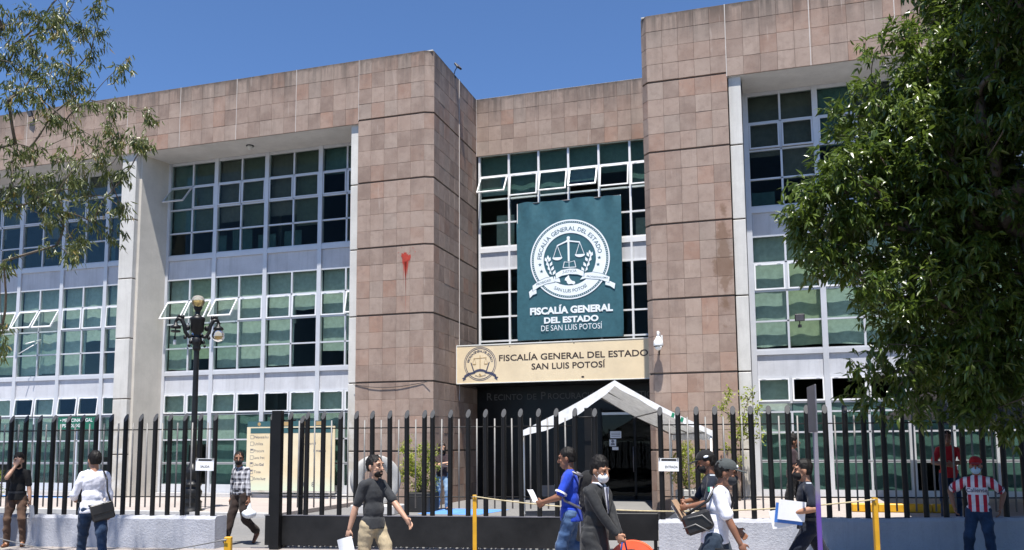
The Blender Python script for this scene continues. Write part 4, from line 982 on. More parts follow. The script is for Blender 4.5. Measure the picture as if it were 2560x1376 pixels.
for i in range(3): B.prism([(-.05+i*.09, -.04-i*.045), (.0+i*.09, -.06-i*.045), (.03+i*.09, .03-i*.045), (-.02+i*.09, .05-i*.045)], -.002, .002, M4=Matrix.Translation((q0.x, q0.y, z_)) @ Matrix.Rotation(math.atan2(ww.y, ww.x), 4, 'Z'))
B.build('print', 'greenprint', tent)
aw = thing('awning', 'grey shade awning with white edge over the court behind the large tree', 'awning', (4.6, 17.0, .34))
B = MB(); V = []
for i in range(9):
    for j in range(7):
        u, v = i/8, j/6; V.append((2.8+6.5*u, 16.0+8.0*v, 2.72-.35*abs(v-.1)-.12*math.sin(math.pi*u)+.02*math.sin(11*u+5*v)))
B.add(V, [(i*7+j, (i+1)*7+j, (i+1)*7+j+1, i*7+j+1) for i in range(8) for j in range(6)], 0, True)
V = [(2.8+6.5*i/16, 15.99, 2.67-.12*math.sin(math.pi*i/16)) for i in range(17)]; B.add(V+[(x, y, z-.55-.03*math.sin(i*1.3)) for i, (x, y, z) in enumerate(V)], [(i, i+1, 18+i, 17+i) for i in range(16)], 0, True); B.build('cloth', 'greytarp', aw)
B = MB(); B.add([(2.78, 15.98, 2.80), (2.88, 15.97, 2.84), (3.26, 15.96, 2.04), (3.12, 15.96, 2.02)], [(0, 1, 2, 3)]); B.build('side_flap', 'tarp', aw)
for x, y in ((2.85, 16.02), (6.2, 16.02), (2.85, 23.9), (9.2, 23.9), (9.2, 16.02)): B = MB(); B.tube([(x, y, .34), (x, y, 2.6)], .025, 8); B.build('pole', 'galv', aw)
# chair and table under the tent
ch = thing('folding_chair', 'white framed chair standing behind the gate under the tent', 'chair', (-5.1, 19.6, .0), R(20))
B = MB(); B.bbox(-.21, .21, -.2, .2, .42, .45, .01); B.build('seat', 'galv', ch, local=True); B = MB(); B.bbox(-.2, .2, .19, .21, .52, .82, .01); B.build('backrest', 'galv', ch, local=True)
for sx in (-1, 1):
    for a, b in (((sx*.2, -.19, .43), (sx*.21, -.21, 0)), ((sx*.2, .2, .84), (sx*.21, .24, 0))): B = MB(); B.tube([a, b], .012, 6); B.build('leg', 'white', ch, local=True)
# ------------------------------------------------------------------ rope posts, barrier, sign pole
def rope_post(label, x, y, h, w_=.03, sq=False):
    t = thing('rope_post', label, 'post', (x, y, 0), R(20), 'yellow rope posts'); B = MB()
    B.bbox(-w_, w_, -w_, w_, 0, h, .004); B.build('post', 'yellow', t, local=True); B = MB(); B.lathe([(0, .001), (.14, .001), (.15, .02), (.05, .05), (0, .05)], (0, 0, 0), 16); B.build('foot', 'iron', t, local=True); B = MB(); B.tube([(-.04, 0, h-.06), (-.04, -.045, h-.03), (0, -.05, h-.02)], .006, 6); B.build('hook', 'steel', t, local=True)
rope_post('yellow post holding the rope in front of the gate', -4.25, 12.0, 1.075)
rope_post('yellow post holding the rope in front of the shaded wall', 1.29, 12.0, 1.10)
rope_post('yellow square post cut off near the plaid shirt man', -4.97, 7.0, .975, .032)
def rope(name, pts, r, mat, label):
    B = MB(); B.tube(pts, r, 6); B.build(name, mat, None, label=label, cat='rope')
def sag(a, b, s, n=20): a, b = Vector(a), Vector(b); return [a.lerp(b, i/n)-Vector((0, 0, s*4*(i/n)*(1-i/n))) for i in range(n+1)]
rope('rope', sag((-4.25, 11.96, 1.055), (1.29, 11.96, 1.08), .185), .0095, 'rope', 'straw coloured rope sagging between the yellow posts')
rope('rope', sag((-4.97, 6.96, .955), (-8.4, 7.2, .95), .19), .006, 'steel', 'thin grey rope running left from the short yellow post')
bar = thing('traffic_barrier', 'orange plastic traffic barrier with an oval grip hole', 'barrier', (-1.42, 9.0, 0), R(-8))
def barrier_panel(y, lean):
    n = 28; out = []
    for i in range(n+1): a = math.pi*i/n; out.append((.235*math.cos(a)*1.0, .60+.225*math.sin(a)**.8))
    out += [(-.29, .02), (.29, .02)]; hole = [(.065*math.cos(2*math.pi*i/n), .715+.032*math.sin(2*math.pi*i/n)) for i in range(n)]
    bm = bmesh.new()
    def loop(p, yy): return [bm.verts.new((x, yy, z)) for x, z in p]
    faces = []
    for yy in (0, .045):
        lo, lh = loop(out, yy), loop(hole, yy); es = [bm.edges.new((l[i], l[(i+1) % len(l)])) for l in (lo, lh) for i in range(len(l))]
        bmesh.ops.triangle_fill(bm, edges=es, use_beauty=True); faces.append((lo, lh))
    for k_ in (0, 1):
        a, b = faces[0][k_], faces[1][k_]
        for i in range(len(a)): bm.faces.new((a[i], a[(i+1) % len(a)], b[(i+1) % len(a)], b[i]))
    bmesh.ops.recalc_face_normals(bm, faces=bm.faces[:]); bm.verts.index_update()
    m4 = Matrix.Translation((0, y, 0)) @ Matrix.Rotation(lean, 4, 'X'); B = MB(); B.add([m4 @ v.co for v in bm.verts], [[v.index for v in f.verts] for f in bm.faces]); bm.free(); return B
barrier_panel(-.2, R(-12)).build('panel', 'orange', bar, local=True); barrier_panel(.16, R(12)).build('panel', 'orange', bar, local=True)
B = MB()
for sx in (-.12, .12): B.ell((sx, -.075, .70), (.008, .006, .008))
B.build('rivet', 'dark', bar, local=True)
sp_ = thing('sign_post', 'thin steel sign post painted purple below with a sign seen edge on', 'sign', (.494, 10.0, 0), 0)
k = NT('half painted pole'); g = k.n('NewGeometry').outputs['Position']; s3 = k.n('SeparateXYZ'); k.l(g, s3.inputs[0])
c = k.mix(k.rng(k.math('ADD', s3.outputs[2], k.math('MULTIPLY', k.noise(9, g), .3)), 1.30, 1.44), (.115, .055, .29), (.21, .20, .23)); k.col(c); k.b.inputs['Roughness'].default_value = .5; M['pole2'] = k.m
B = MB(); B.bbox(.468, .520, 9.974, 10.026, 0, 1.96, .006); B.build('post', 'pole2', sp_)
va = math.atan2(10.0, .494)+R(9.5)
B = MB(); B.bbox(-.26, .26, -.008, .008, -.26, .26, .003, mat=Matrix.Translation((.475, 9.99, 2.20)) @ Matrix.Rotation(va, 4, 'Z')); B.build('sign_plate', 'galv', sp_)
t = thing('kerb_block', 'yellow painted kerb blocks at the planted edge of the raised court', 'kerb', (2.0, 19.4, .34))
for i in range(4): B = MB(); B.bbox(1.62+i*.52, 2.12+i*.52, 19.3+i*.02, 19.48+i*.02, .34, .52, .02); B.build('block', 'yellow', t)
# ------------------------------------------------------------------ trees and plants
LEFT= [[-9.43, 9.6, 8.37], [-9.45, 9.79, 8.58], [-9.57, 9.87, 8.18], [-10.02, 10.11, 8.39], [-9.87, 9.78, 8.26], [-9.88, 10.08, 7.98], [-7.95, 8.65, 6.87], [-9.34, 9.34, 7.29], [-10.32, 10.11, 7.7], [-9.51, 9.64, 7.2], [-10.09, 10.04, 7.26], [-8.6, 8.78, 6.49], [-9.48, 9.35, 7.03], [-8.29, 8.99, 6.43], [-8.94, 9.47, 6.44], [-8.16, 9.52, 6.51], [-7.76, 8.62, 5.79], [-7.77, 8.95, 5.88], [-8.34, 9.05, 6.09], [-9.6, 10.07, 6.46], [-9.76, 9.83, 6.58], [-9.08, 8.86, 6.29], [-10.41, 9.88, 6.91], [-9.44, 8.82, 6.59], [-10.06, 9.59, 7.3], [-9.39, 8.8, 6.96], [-8.94, 8.6, 7.01], [-10.23, 9.99, 8.11], [-9.31, 8.94, 7.58], [-9.53, 8.94, 7.72], [-10.97, 10.17, 8.75], [-10.5, 10.0, 8.73], [-9.43, 9.06, 7.88], [-11.25, 10.14, 8.92], [-10.71, 9.46, 8.28], [-11.15, 9.68, 8.63], [-9.88, 8.93, 7.66], [-11.47, 10.11, 8.35], [-10.58, 9.71, 7.91], [-11.62, 10.15, 8.09], [-11.12, 10.03, 7.85], [-9.8, 9.08, 7.28], [-10.49, 9.18, 7.18], [-9.86, 8.87, 6.84], [-9.61, 8.83, 6.75], [-9.93, 8.7, 6.61], [-9.59, 9.08, 8.02], [-11.11, 9.56, 8.27], [-7.54, 8.61, 5.73], [-8.89, 9.68, 6.23], [-8.21, 9.14, 5.62], [-8.62, 9.1, 5.17], [-9.01, 9.91, 5.33], [-8.52, 9.37, 4.77], [-8.74, 9.11, 4.89], [-9.25, 9.37, 4.81], [-9.66, 9.73, 4.7], [-8.69, 8.69, 4.32], [-10.6, 10.16, 5.34], [-8.93, 8.64, 5.14], [-10.5, 9.8, 5.62], [-11.02, 9.95, 5.56], [-9.77, 8.63, 4.33], [-11.11, 9.86, 3.69], [-10.31, 9.19, 6.22], [-10.25, 9.53, 6.21], [-8.89, 8.61, 5.75], [-8.56, 8.67, 5.63], [-8.96, 8.89, 5.54], [-10.65, 10.13, 6.09], [-9.77, 8.91, 5.65], [-11.04, 9.81, 5.83], [-9.9, 10.09, 5.86], [-10.28, 10.11, 5.81], [-9.88, 9.15, 5.55], [-8.79, 9.17, 5.85], [-8.91, 9.44, 5.79], [-11.1, 9.84, 6.23], [-9.03, 8.77, 4.52], [-10.35, 9.8, 5.52], [-10.92, 9.88, 6.35], [-11.36, 9.98, 5.66], [-9.71, 8.66, 3.11], [-9.84, 10.11, 5.65], [-8.94, 8.75, 4.97], [-15.79, 10.75, 9.42], [-13.87, 9.64, 5.83], [-12.89, 8.53, 10.35], [-16.56, 10.07, 13.9], [-9.9, 8.15, 10.64], [-11.0, 9.22, 8.59], [-15.9, 10.48, 9.48], [-11.7, 8.17, 9.02], [-11.95, 9.48, 13.36], [-13.12, 10.19, 13.33], [-12.46, 10.36, 8.55], [-13.49, 8.45, 9.42], [-11.89, 9.36, 10.89], [-12.76, 10.93, 6.75], [-14.55, 10.19, 10.14], [-13.22, 9.21, 11.1], [-17.37, 10.97, 12.28], [-11.38, 9.5, 8.01], [-13.42, 8.82, 12.67], [-11.4, 9.08, 5.89], [-12.7, 10.08, 7.16], [-11.93, 9.09, 6.82], [-12.61, 9.46, 11.23], [-11.3, 8.88, 7.2], [-11.72, 9.74, 7.98], [-14.28, 8.75, 8.78], [-13.93, 10.45, 10.42], [-11.9, 9.04, 6.49], [-13.86, 10.48, 7.8], [-15.3, 10.61, 7.01], [-13.97, 10.87, 5.69], [-11.86, 8.5, 8.39], [-11.58, 9.43, 5.45], [-13.28, 10.19, 7.77], [-14.9, 9.74, 7.25], [-13.22, 9.87, 10.35], [-12.95, 10.16, 8.47], [-15.56, 9.32, 12.96], [-13.71, 10.06, 12.5], [-13.06, 9.41, 13.52], [-13.28, 8.4, 12.59], [-13.06, 8.58, 11.58], [-14.89, 9.14, 9.82], [-11.75, 8.71, 7.99], [-11.69, 9.22, 13.35], [-12.66, 8.35, 9.41], [-10.3, 8.11, 9.08], [-13.4, 9.64, 13.29], [-16.0, 10.87, 9.82], [-13.28, 10.44, 10.72], [-11.41, 8.43, 9.54], [-14.76, 10.87, 9.79], [-10.83, 9.05, 7.87], [-10.59, 8.32, 12.24], [-11.51, 8.42, 7.62], [-12.02, 9.13, 5.78], [-12.98, 8.87, 11.39], [-13.17, 10.88, 11.36], [-10.71, 8.78, 7.82], [-11.08, 9.25, 8.93], [-13.67, 9.48, 5.26], [-12.6, 8.37, 8.86], [-12.04, 8.88, 9.33], [-10.11, 8.04, 5.71], [-15.25, 10.81, 12.83], [-11.46, 8.8, 10.82], [-13.46, 8.88, 5.06], [-13.51, 9.93, 9.94], [-11.19, 8.35, 6.56], [-12.55, 9.6, 11.14], [-10.83, 9.57, 11.79], [-11.09, 10.09, 11.96], [-9.61, 8.91, 12.03], [-11.32, 10.43, 9.75], [-11.08, 10.17, 13.6], [-11.01, 10.0, 10.93], [-11.08, 10.49, 11.7], [-11.55, 10.34, 12.12], [-11.99, 10.29, 12.62], [-11.75, 9.97, 9.92], [-11.28, 10.17, 12.41], [-9.47, 9.45, 12.01], [-9.78, 9.09, 10.37], [-11.95, 10.25, 11.25], [-12.3, 10.27, 12.99], [-8.5, 8.36, 8.98], [-10.95, 10.7, 9.55], [-10.86, 10.32, 13.51], [-12.16, 10.59, 11.24], [-9.43, 9.0, 11.67], [-9.77, 9.77, 12.31], [-10.94, 9.79, 12.59], [-11.13, 9.21, 12.39], [-11.65, 9.68, 13.14], [-8.81, 8.62, 8.42], [-10.79, 9.74, 11.83], [-9.91, 9.2, 8.72], [-10.27, 8.66, 9.4], [-11.08, 10.49, 11.59], [-9.56, 8.93, 9.73]]
LOBES= [[3.11, 12.6, 7.26, 1.24], [3.0, 12.8, 8.99, 1.47], [2.16, 12.2, 6.64, 0.78], [1.72, 12.0, 5.5, 0.82], [1.09, 11.8, 5.22, 0.54], [0.82, 11.8, 4.75, 0.42], [2.58, 12.3, 5.17, 1.12], [2.41, 12.3, 3.87, 1.03], [1.25, 12, 4.05, 0.54], [0.8, 11.9, 4.33, 0.35], [1.67, 12.1, 3.28, 0.58], [1.74, 12.2, 2.49, 0.39], [1.5, 12.1, 2.75, 0.29], [2.87, 12.2, 3.14, 0.86], [2.87, 12.2, 2.41, 0.5], [1.52, 12.3, 4.82, 0.75], [2.42, 12.4, 2.75, 0.57], [3.33, 12.4, 4.47, 1.17]]
def leaf_mesh_into(V, F, RND, p, d, nrm, L, W, r, curl=.25):
    """a folded pointed leaf: base p, direction d"""
    side = d.cross(nrm); side = side.normalized() if side.length > 1e-5 else d.orthogonal().normalized(); up = side.cross(d).normalized(); o = len(V)
    mid1 = p+d*(L*.35)+up*(L*.03); mid2 = p+d*(L*.7)-up*(L*curl*.12); tip = p+d*L-up*(L*curl*.35)
    V += [p, mid1+side*W*.5+up*W*.16, mid1-side*W*.5+up*W*.16, mid2+side*W*.34+up*W*.1, mid2-side*W*.34+up*W*.1, tip, mid1, mid2]
    F += [(o, o+1, o+6), (o, o+6, o+2), (o+1, o+3, o+7, o+6), (o+6, o+7, o+4, o+2), (o+3, o+5, o+7), (o+7, o+5, o+4)]
    RND += [r]*6
def leaf_object(name, V, F, RND, mat, parent, **kw):
    me = bpy.data.meshes.new(name); me.from_pydata([tuple(v) for v in V], [], F); me.materials.append(M[mat])
    at = me.attributes.new('leafrand', 'FLOAT', 'FACE'); at.data.foreach_set('value', RND); me.update(); return link(name, me, parent, **kw)
def skeleton(root, nodes, k=1.6):
    """join scattered nodes to a root along short outward-growing branches"""
    pts = [Vector(root)]+[Vector(n) for n in nodes]; par = {0: None}; dist = {0: 0.}
    order = sorted(range(1, len(pts)), key=lambda i: (pts[i]-pts[0]).length); done = [0]
    for i in order:
        best = min(done, key=lambda j: (pts[i]-pts[j]).length*k+dist[j]*.55); par[i] = best; dist[i] = dist[best]+(pts[i]-pts[best]).length; done.append(i)
    w_ = {i: 1 for i in par}
    for i in reversed(done):
        if par[i] is not None: w_[par[i]] += w_[i]
    return pts, par, w_
def branches(B, pts, par, w_, r0, thin, rr):
    for i, p in par.items():
        if p is None: continue
        a, b = pts[p], pts[i]; m_ = (a+b)/2+Vector((rr.uniform(-1, 1), rr.uniform(-1, 1), rr.uniform(-.2, .8)))*(b-a).length*.09
        ra = min(r0, thin*w_[i]**.5*1.0); B.tube([a, a.lerp(m_, .5)+(m_-a.lerp(b, .5))*.4, m_, b], [ra, ra*.95, ra*.9, max(.0035, ra*.75)], 6 if ra > .02 else 4, 0, True)
def rv(r): return Vector((r.gauss(0, 1), r.gauss(0, 1), r.gauss(0, 1)))
# left tree: sparse, drooping narrow leaflets
rr = random.Random(8)
lt = thing('leafy_tree', 'sparse tree with drooping narrow olive leaves hanging in from the left', 'tree', (-13.4, 9.6, 0))
LEFT += [[rr.uniform(-15.2, -10.6), rr.uniform(8.6, 10.6), rr.uniform(9.6, 14)] for _ in range(85)]
troot = (-13.2, 9.6, 4.0)
B = MB(); B.tube([(-13.4, 9.6, -.1), (-13.42, 9.62, 1.2), (-13.32, 9.58, 2.6), troot], [.2, .16, .14, .12], 12); B.build('trunk', 'bark', lt)
pts, par, w_ = skeleton(troot, LEFT)
B = MB(); branches(B, pts, par, w_, .06, .0048, rr); B.build('branches', 'twig', lt)
V, F, RN = [], [], []; solo = []
for i, p in enumerate(pts[1:], 1):
    n = rr.randint(14, 23) if p.x > -11.2 else 26
    out = (p-pts[par[i]]).normalized()
    for _ in range(n):
        b = p+rv(rr)*.055-out*rr.uniform(0, .16); c2 = rr.random()
        # a twiglet carrying 4-6 drooping leaflets
        tw = (out*.5+rv(rr)*.55+Vector((0, 0, -.25))).normalized(); Lt = rr.uniform(.06, .17)
        for q in range(rr.randint(3, 6)):
            pb = b+tw*Lt*(q/4); d = (tw*.35+rv(rr)*.42+Vector((0, 0, -1.0))).normalized(); r = min(1, max(0, c2*.6+rr.random()*.4))
            args = (pb, d, rv(rr).normalized(), rr.uniform(.085, .155), rr.uniform(.016, .027), r)
            leaf_mesh_into(V, F, RN, *args, curl=.5)
fol = leaf_object('foliage', V, F, RN, 'leafL', lt, kind='stuff')
# right tree: dense glossy crown
rr = random.Random(21)
rtree = thing('leafy_tree', 'large dense dark green tree with glossy leaves in front of the right wing', 'tree', (4.35, 12.9, 0))
B = MB(); B.tube([(4.35, 12.9, -.1), (4.33, 12.88, .5), (4.2, 12.8, 1.5), (4.0, 12.7, 2.6), (3.6, 12.6, 3.4)], [.34, .26, .22, .2, .17], 14); B.build('trunk', 'bark', rtree)
LOBES[1][3] = .95; LOBES[0][3] = 1.1
LOBES += [[4.9, 13.2, 6.5, 1.9], [4.6, 12.2, 8.6, 1.6], [5.4, 12.4, 4.4, 1.6], [3.9, 14.2, 5.8, 1.4], [3.0, 13.6, 4.6, 1.1], [4.3, 12.6, 9.4, 1.2], [4.2, 12.9, 3.2, .9], [3.85, 10.5, 7.9, 1.25], [5.0, 10.4, 7.4, 1.5], [6.4, 11.6, 6.0, 1.6], [3.0, 13.8, 6.6, 1.3], [2.4, 13.4, 3.7, .9], [3.7, 13.3, 3.4, 1.0], [4.4, 11.6, 9.0, 1.6], [1.7, 12.6, 6.0, .75], [3.5, 10.9, 7.0, 1.0], [4.4, 9.8, 7.2, 1.4], [3.2, 10.3, 8.5, .9], [5.4, 9.2, 6.2, 1.6], [4.3, 8.9, 5.0, 1.2], [6.5, 10.2, 5.0, 1.6], [3.3, 11.3, 5.9, .8], [5.2, 11.0, 3.4, 1.2], [4.3, 7.6, 6.5, 1.4], [4.5, 6.2, 5.0, 1.4], [6.0, 7.5, 7.5, 1.6], [4.3, 8.3, 8.2, 1.3], [5.5, 8.5, 4.2, 1.3], [2.75, 13.3, 7.3, 1.05], [2.35, 13.0, 5.3, 1.0], [2.9, 13.6, 3.0, .8], [3.6, 13.4, 8.4, 1.1]]  # lobes on the street side are out of view, added to cast shade
nodes, nrmz = [], []
for lx_, ly_, lz_, lr in LOBES:
    n = int((13 if (lx_ < 1.8 and lz_ < 4.5) else 46 if (lx_ > 2.9 and ly_ < 11.2) else 30)*(lr/.8)**2)+(4 if (lx_ < 1.8 and lz_ < 4.5) else 8)
    for _ in range(n):
        d = rv(rr).normalized(); r = lr*(rr.uniform(.72, 1.04) if rr.random() < .8 else rr.uniform(.25, .7)); q = 1+.22*noise.noise(Vector((lx_, ly_, lz_))*1.7+d*2.2)
        nodes.append((lx_+d.x*r*q, ly_+d.y*r*q*.85, lz_+d.z*r*q)); nrmz.append(d)
pts, par, w_ = skeleton((3.6, 12.6, 3.4), nodes, 1.4)
B = MB(); branches(B, pts, par, w_, .12, .0072, rr); B.build('branches', 'bark', rtree)
V, F, RN = [], [], []; cand = []
for i, p in enumerate(pts[1:], 1):
    d0 = nrmz[i-1]; c2 = rr.random(); dens = rr.choice((10, 14, 17, 21)) if nodes[i-1][1] < 13 else 8
    for _ in range(dens):
        tw = (d0*.8+rv(rr)*.5+Vector((0, 0, .1))).normalized(); b = p+rv(rr)*.10
        for q in range(rr.randint(4, 6)):
            d = (tw*.55+rv(rr)*.5+Vector((0, 0, -.55))).normalized(); pb = b+tw*rr.uniform(0, .12)
            L = rr.choice((rr.uniform(.085, .13), rr.uniform(.11, .18), rr.uniform(.11, .18)))*(1.7 if (pb.x > .30*pb.y+.6 or pb.y < 9) else 1); args = (pb, d, (Vector((0, 0, 1))+rv(rr)*.5).normalized(), L, L*rr.uniform(.25, .32), min(1, max(0, c2*.5+rr.random()*.5)))  # leaves enlarged out of view so the added lobes shade more
            if pb.y < 11.9 and pb.x < 3 and 1.9 < pb.z < 7.2: cand.append((pb.y, len(cand), args))
            else: leaf_mesh_into(V, F, RN, *args)
cand.sort(); LM = []
for vv in range(6):
    v, f, r = [], [], []; leaf_mesh_into(v, f, r, Vector((0, 0, 0)), Vector((0, 0, -1)), Vector((0, -1, .2)).normalized(), .11, .037, vv/5)
    me = bpy.data.meshes.new('leaf'); me.from_pydata([tuple(a) for a in v], [], f); me.materials.append(M['leafR']); at = me.attributes.new('leafrand', 'FLOAT', 'FACE'); at.data.foreach_set('value', r); me.update(); LM.append(me)
for q, (_, _, args) in enumerate(cand):
    if q < 300:
        o = bpy.data.objects.new('leaf', LM[q % 6]); COL.objects.link(o); o.parent = rtree; o.matrix_parent_inverse = inv_of(rtree); o.location = args[0]; o.rotation_euler = (args[1].to_track_quat('-Z', 'Y').to_matrix() @ Matrix.Rotation(rr.uniform(0, 6.28), 3, 'Z')).to_euler()
    else: leaf_mesh_into(V, F, RN, *args)
leaf_object('foliage', V, F, RN, 'leafR', rtree, kind='stuff')
# shrubs
def shrub(name, label, cat, c, rad, n, mat, L=.05, base=0., seed=1, stems=6, tall=None, group=None, loc=None):
    rr = random.Random(seed); c = Vector(c); t = thing(name, label, cat, loc or (c.x, c.y, base), 0, group); nodes = []
    for _ in range(n):
        d = rv(rr).normalized(); q = rr.uniform(.45, 1.05); nodes.append(c+Vector((d.x*rad[0]*q, d.y*rad[1]*q, d.z*rad[2]*q)))
    pts, par, w_ = skeleton((c.x, c.y, base), nodes, 1.3); B = MB(); branches(B, pts, par, w_, .03, .004, rr); B.build('stem', 'twig', t)
    V, F, RN = [], [], []
    for p in pts[1:]:
        for _ in range(rr.randint(20, 34)):
            d = (rv(rr)*.8+Vector((0, 0, .25))+(p-c).normalized()*.5).normalized(); l = L*rr.uniform(.6, 1.2); leaf_mesh_into(V, F, RN, p+rv(rr)*.055, d, (Vector((0, 0, 1))+rv(rr)*.6).normalized(), l, l*.42, rr.random())
    leaf_object('foliage', V, F, RN, mat, t, kind='stuff'); return t
def pot(label, x, y, z0, h, r, mat='pot', sq=False):
    t = thing('plant_pot', label, 'plant pot', (x, y, z0)); B = MB()
    if sq: B.bbox(x-r, x+r, y-r, y+r, z0, z0+h, .02)
    else: B.lathe([(0, z0), (r*.82, z0), (r, z0+h), (r*1.06, z0+h), (r*1.06, z0+h-.05)], (x, y, 0), 20)
    B.build('tub', mat, t); B = MB(); B.add([(x+r*.96*math.cos(a*.314), y+r*.96*math.sin(a*.314), z0+h-.02) for a in range(20)], [list(range(20))]); B.build('soil', 'bark', t)
pot('black square tub holding the bright bush beside the stone ring', -9.1, 21.4, .01, .52, .36, sq=True)
shrub('potted_bush', 'bright yellow green bush growing in the black tub by the stone ring', 'bush', (-9.12, 21.4, 1.15), (.5, .42, .72), 95, 'leafY', .075, .5, 3)
shrub('potted_bush', 'thin upright yellow green bush behind the carved stone ring', 'bush', (-9.75, 21.7, 1.35), (.30, .3, .75), 34, 'leafY', .07, .02, 4)
pot('grey square tub with a bush behind the entry sign', -1.85, 21.5, .17, .5, .4, 'rock', True)
shrub('potted_bush', 'yellow green bush in a grey tub behind the entry sign', 'bush', (-1.95, 21.4, 1.2), (.5, .4, .6), 80, 'leafY', .07, .6, 5)
shrub('garden_shrub', 'yellow green shrub behind the fence at the far left', 'bush', (-20.4, 17.6, .72), (.62, .5, .72), 110, 'leafY', .075, -.01, 6)
rr = random.Random(9); vt = thing('slender_tree', 'slender young tree with sparse leaves climbing before the right pilaster', 'tree', (-.8, 22.3, .17)); nodes = [(-.8+.03*i*math.sin(i)+rr.uniform(-.1, .1), 22.3+rr.uniform(-.15, .15), .9+.16*i) for i in range(15)]+[(-.8+rr.uniform(-.25, .6), 22.3+rr.uniform(-.25, .25), rr.uniform(1.9, 3.2)) for _ in range(20)]
pts, par, w_ = skeleton((-.8, 22.3, .17), nodes, 1.5); B = MB(); branches(B, pts, par, w_, .035, .0075, rr); B.build('trunk', 'twig', vt); V, F, RN = [], [], []
for p in pts[3:]:
    for _ in range(rr.randint(16, 34)):
        d = (rv(rr)*.8+Vector((0, 0, -.1))).normalized(); l = rr.uniform(.06, .11); leaf_mesh_into(V, F, RN, p+rv(rr)*.07, d, (Vector((0, 0, 1))+rv(rr)*.6).normalized(), l, l*.5, rr.random())
leaf_object('foliage', V, F, RN, 'leafY', vt, kind='stuff')
# fallen leaves on the pavement
rr = random.Random(2); V, F, RN = [], [], []
for _ in range(500):
    x = rr.uniform(-16, 5); y = FY(x)-rr.uniform(.2, 3.0); a = rr.uniform(0, 6.28); leaf_mesh_into(V, F, RN, Vector((x, y, .006)), Vector((math.cos(a), math.sin(a), .03)), Vector((0, 0, 1)), rr.uniform(.05, .1), .022, 1-.3*rr.random(), .1)
leaf_object('fallen_leaves', V, F, RN, 'leafL', None, label='dry leaves scattered on the pavement below the wall', cat='leaves', kind='stuff')
# ------------------------------------------------------------------ people
def remesh(B, vox, smooth=4, noise_amp=0, noise_s=(9, 9, 9), seed=0):
    me = bpy.data.meshes.new('r'); me.from_pydata(B.v, [], B.f); ob = bpy.data.objects.new('r', me); COL.objects.link(ob)
    md = ob.modifiers.new('a', 'REMESH'); md.mode = 'VOXEL'; md.voxel_size = vox; md.use_smooth_shade = True
    if smooth: s3 = ob.modifiers.new('b', 'SMOOTH'); s3.factor = .5; s3.iterations = smooth
    dg = bpy.context.evaluated_depsgraph_get(); out = bpy.data.meshes.new_from_object(ob.evaluated_get(dg)); bpy.data.objects.remove(ob); bpy.data.meshes.remove(me)
    n = len(out.vertices); co = np.empty(n*3, np.float32); out.vertices.foreach_get('co', co); co = co.reshape(n, 3)
    if noise_amp:
        nm = np.empty(n*3, np.float32); out.vertices.foreach_get('normal', nm); nm = nm.reshape(n, 3); rs = np.random.RandomState(seed); h = np.zeros(n)
        for _ in range(9):      # sum of bent waves reads as cloth folds
            k = rs.normal(size=3)*np.array(noise_s); ph = rs.uniform(0, 6.28); k2 = rs.normal(size=3)*4; h += np.maximum(0, np.sin(co@k+1.3*np.sin(co@k2+ph)+ph))**2*rs.uniform(.3, 1)
        co = co+nm*((h-h.mean())*noise_amp)[:, None]; out.vertices.foreach_set('co', co.astype(np.float32).ravel())
    out.polygons.foreach_set('use_smooth', [True]*len(out.polygons)); out.update(); return out
def ik(a, c, l1, l2, hint):
    a, c = Vector(a), Vector(c); d = c-a; L = min(d.length, (l1+l2)*.999)
    if d.length > L: c = a+d.normalized()*L; d = c-a
    x = (l1*l1-l2*l2+L*L)/(2*L); h = math.sqrt(max(0, l1*l1-x*x)); u = d.normalized(); hv = Vector(hint); hv = hv-u*hv.dot(u); hv = hv.normalized() if hv.length > 1e-4 else u.orthogonal().normalized()
    return a+u*x+hv*h, c
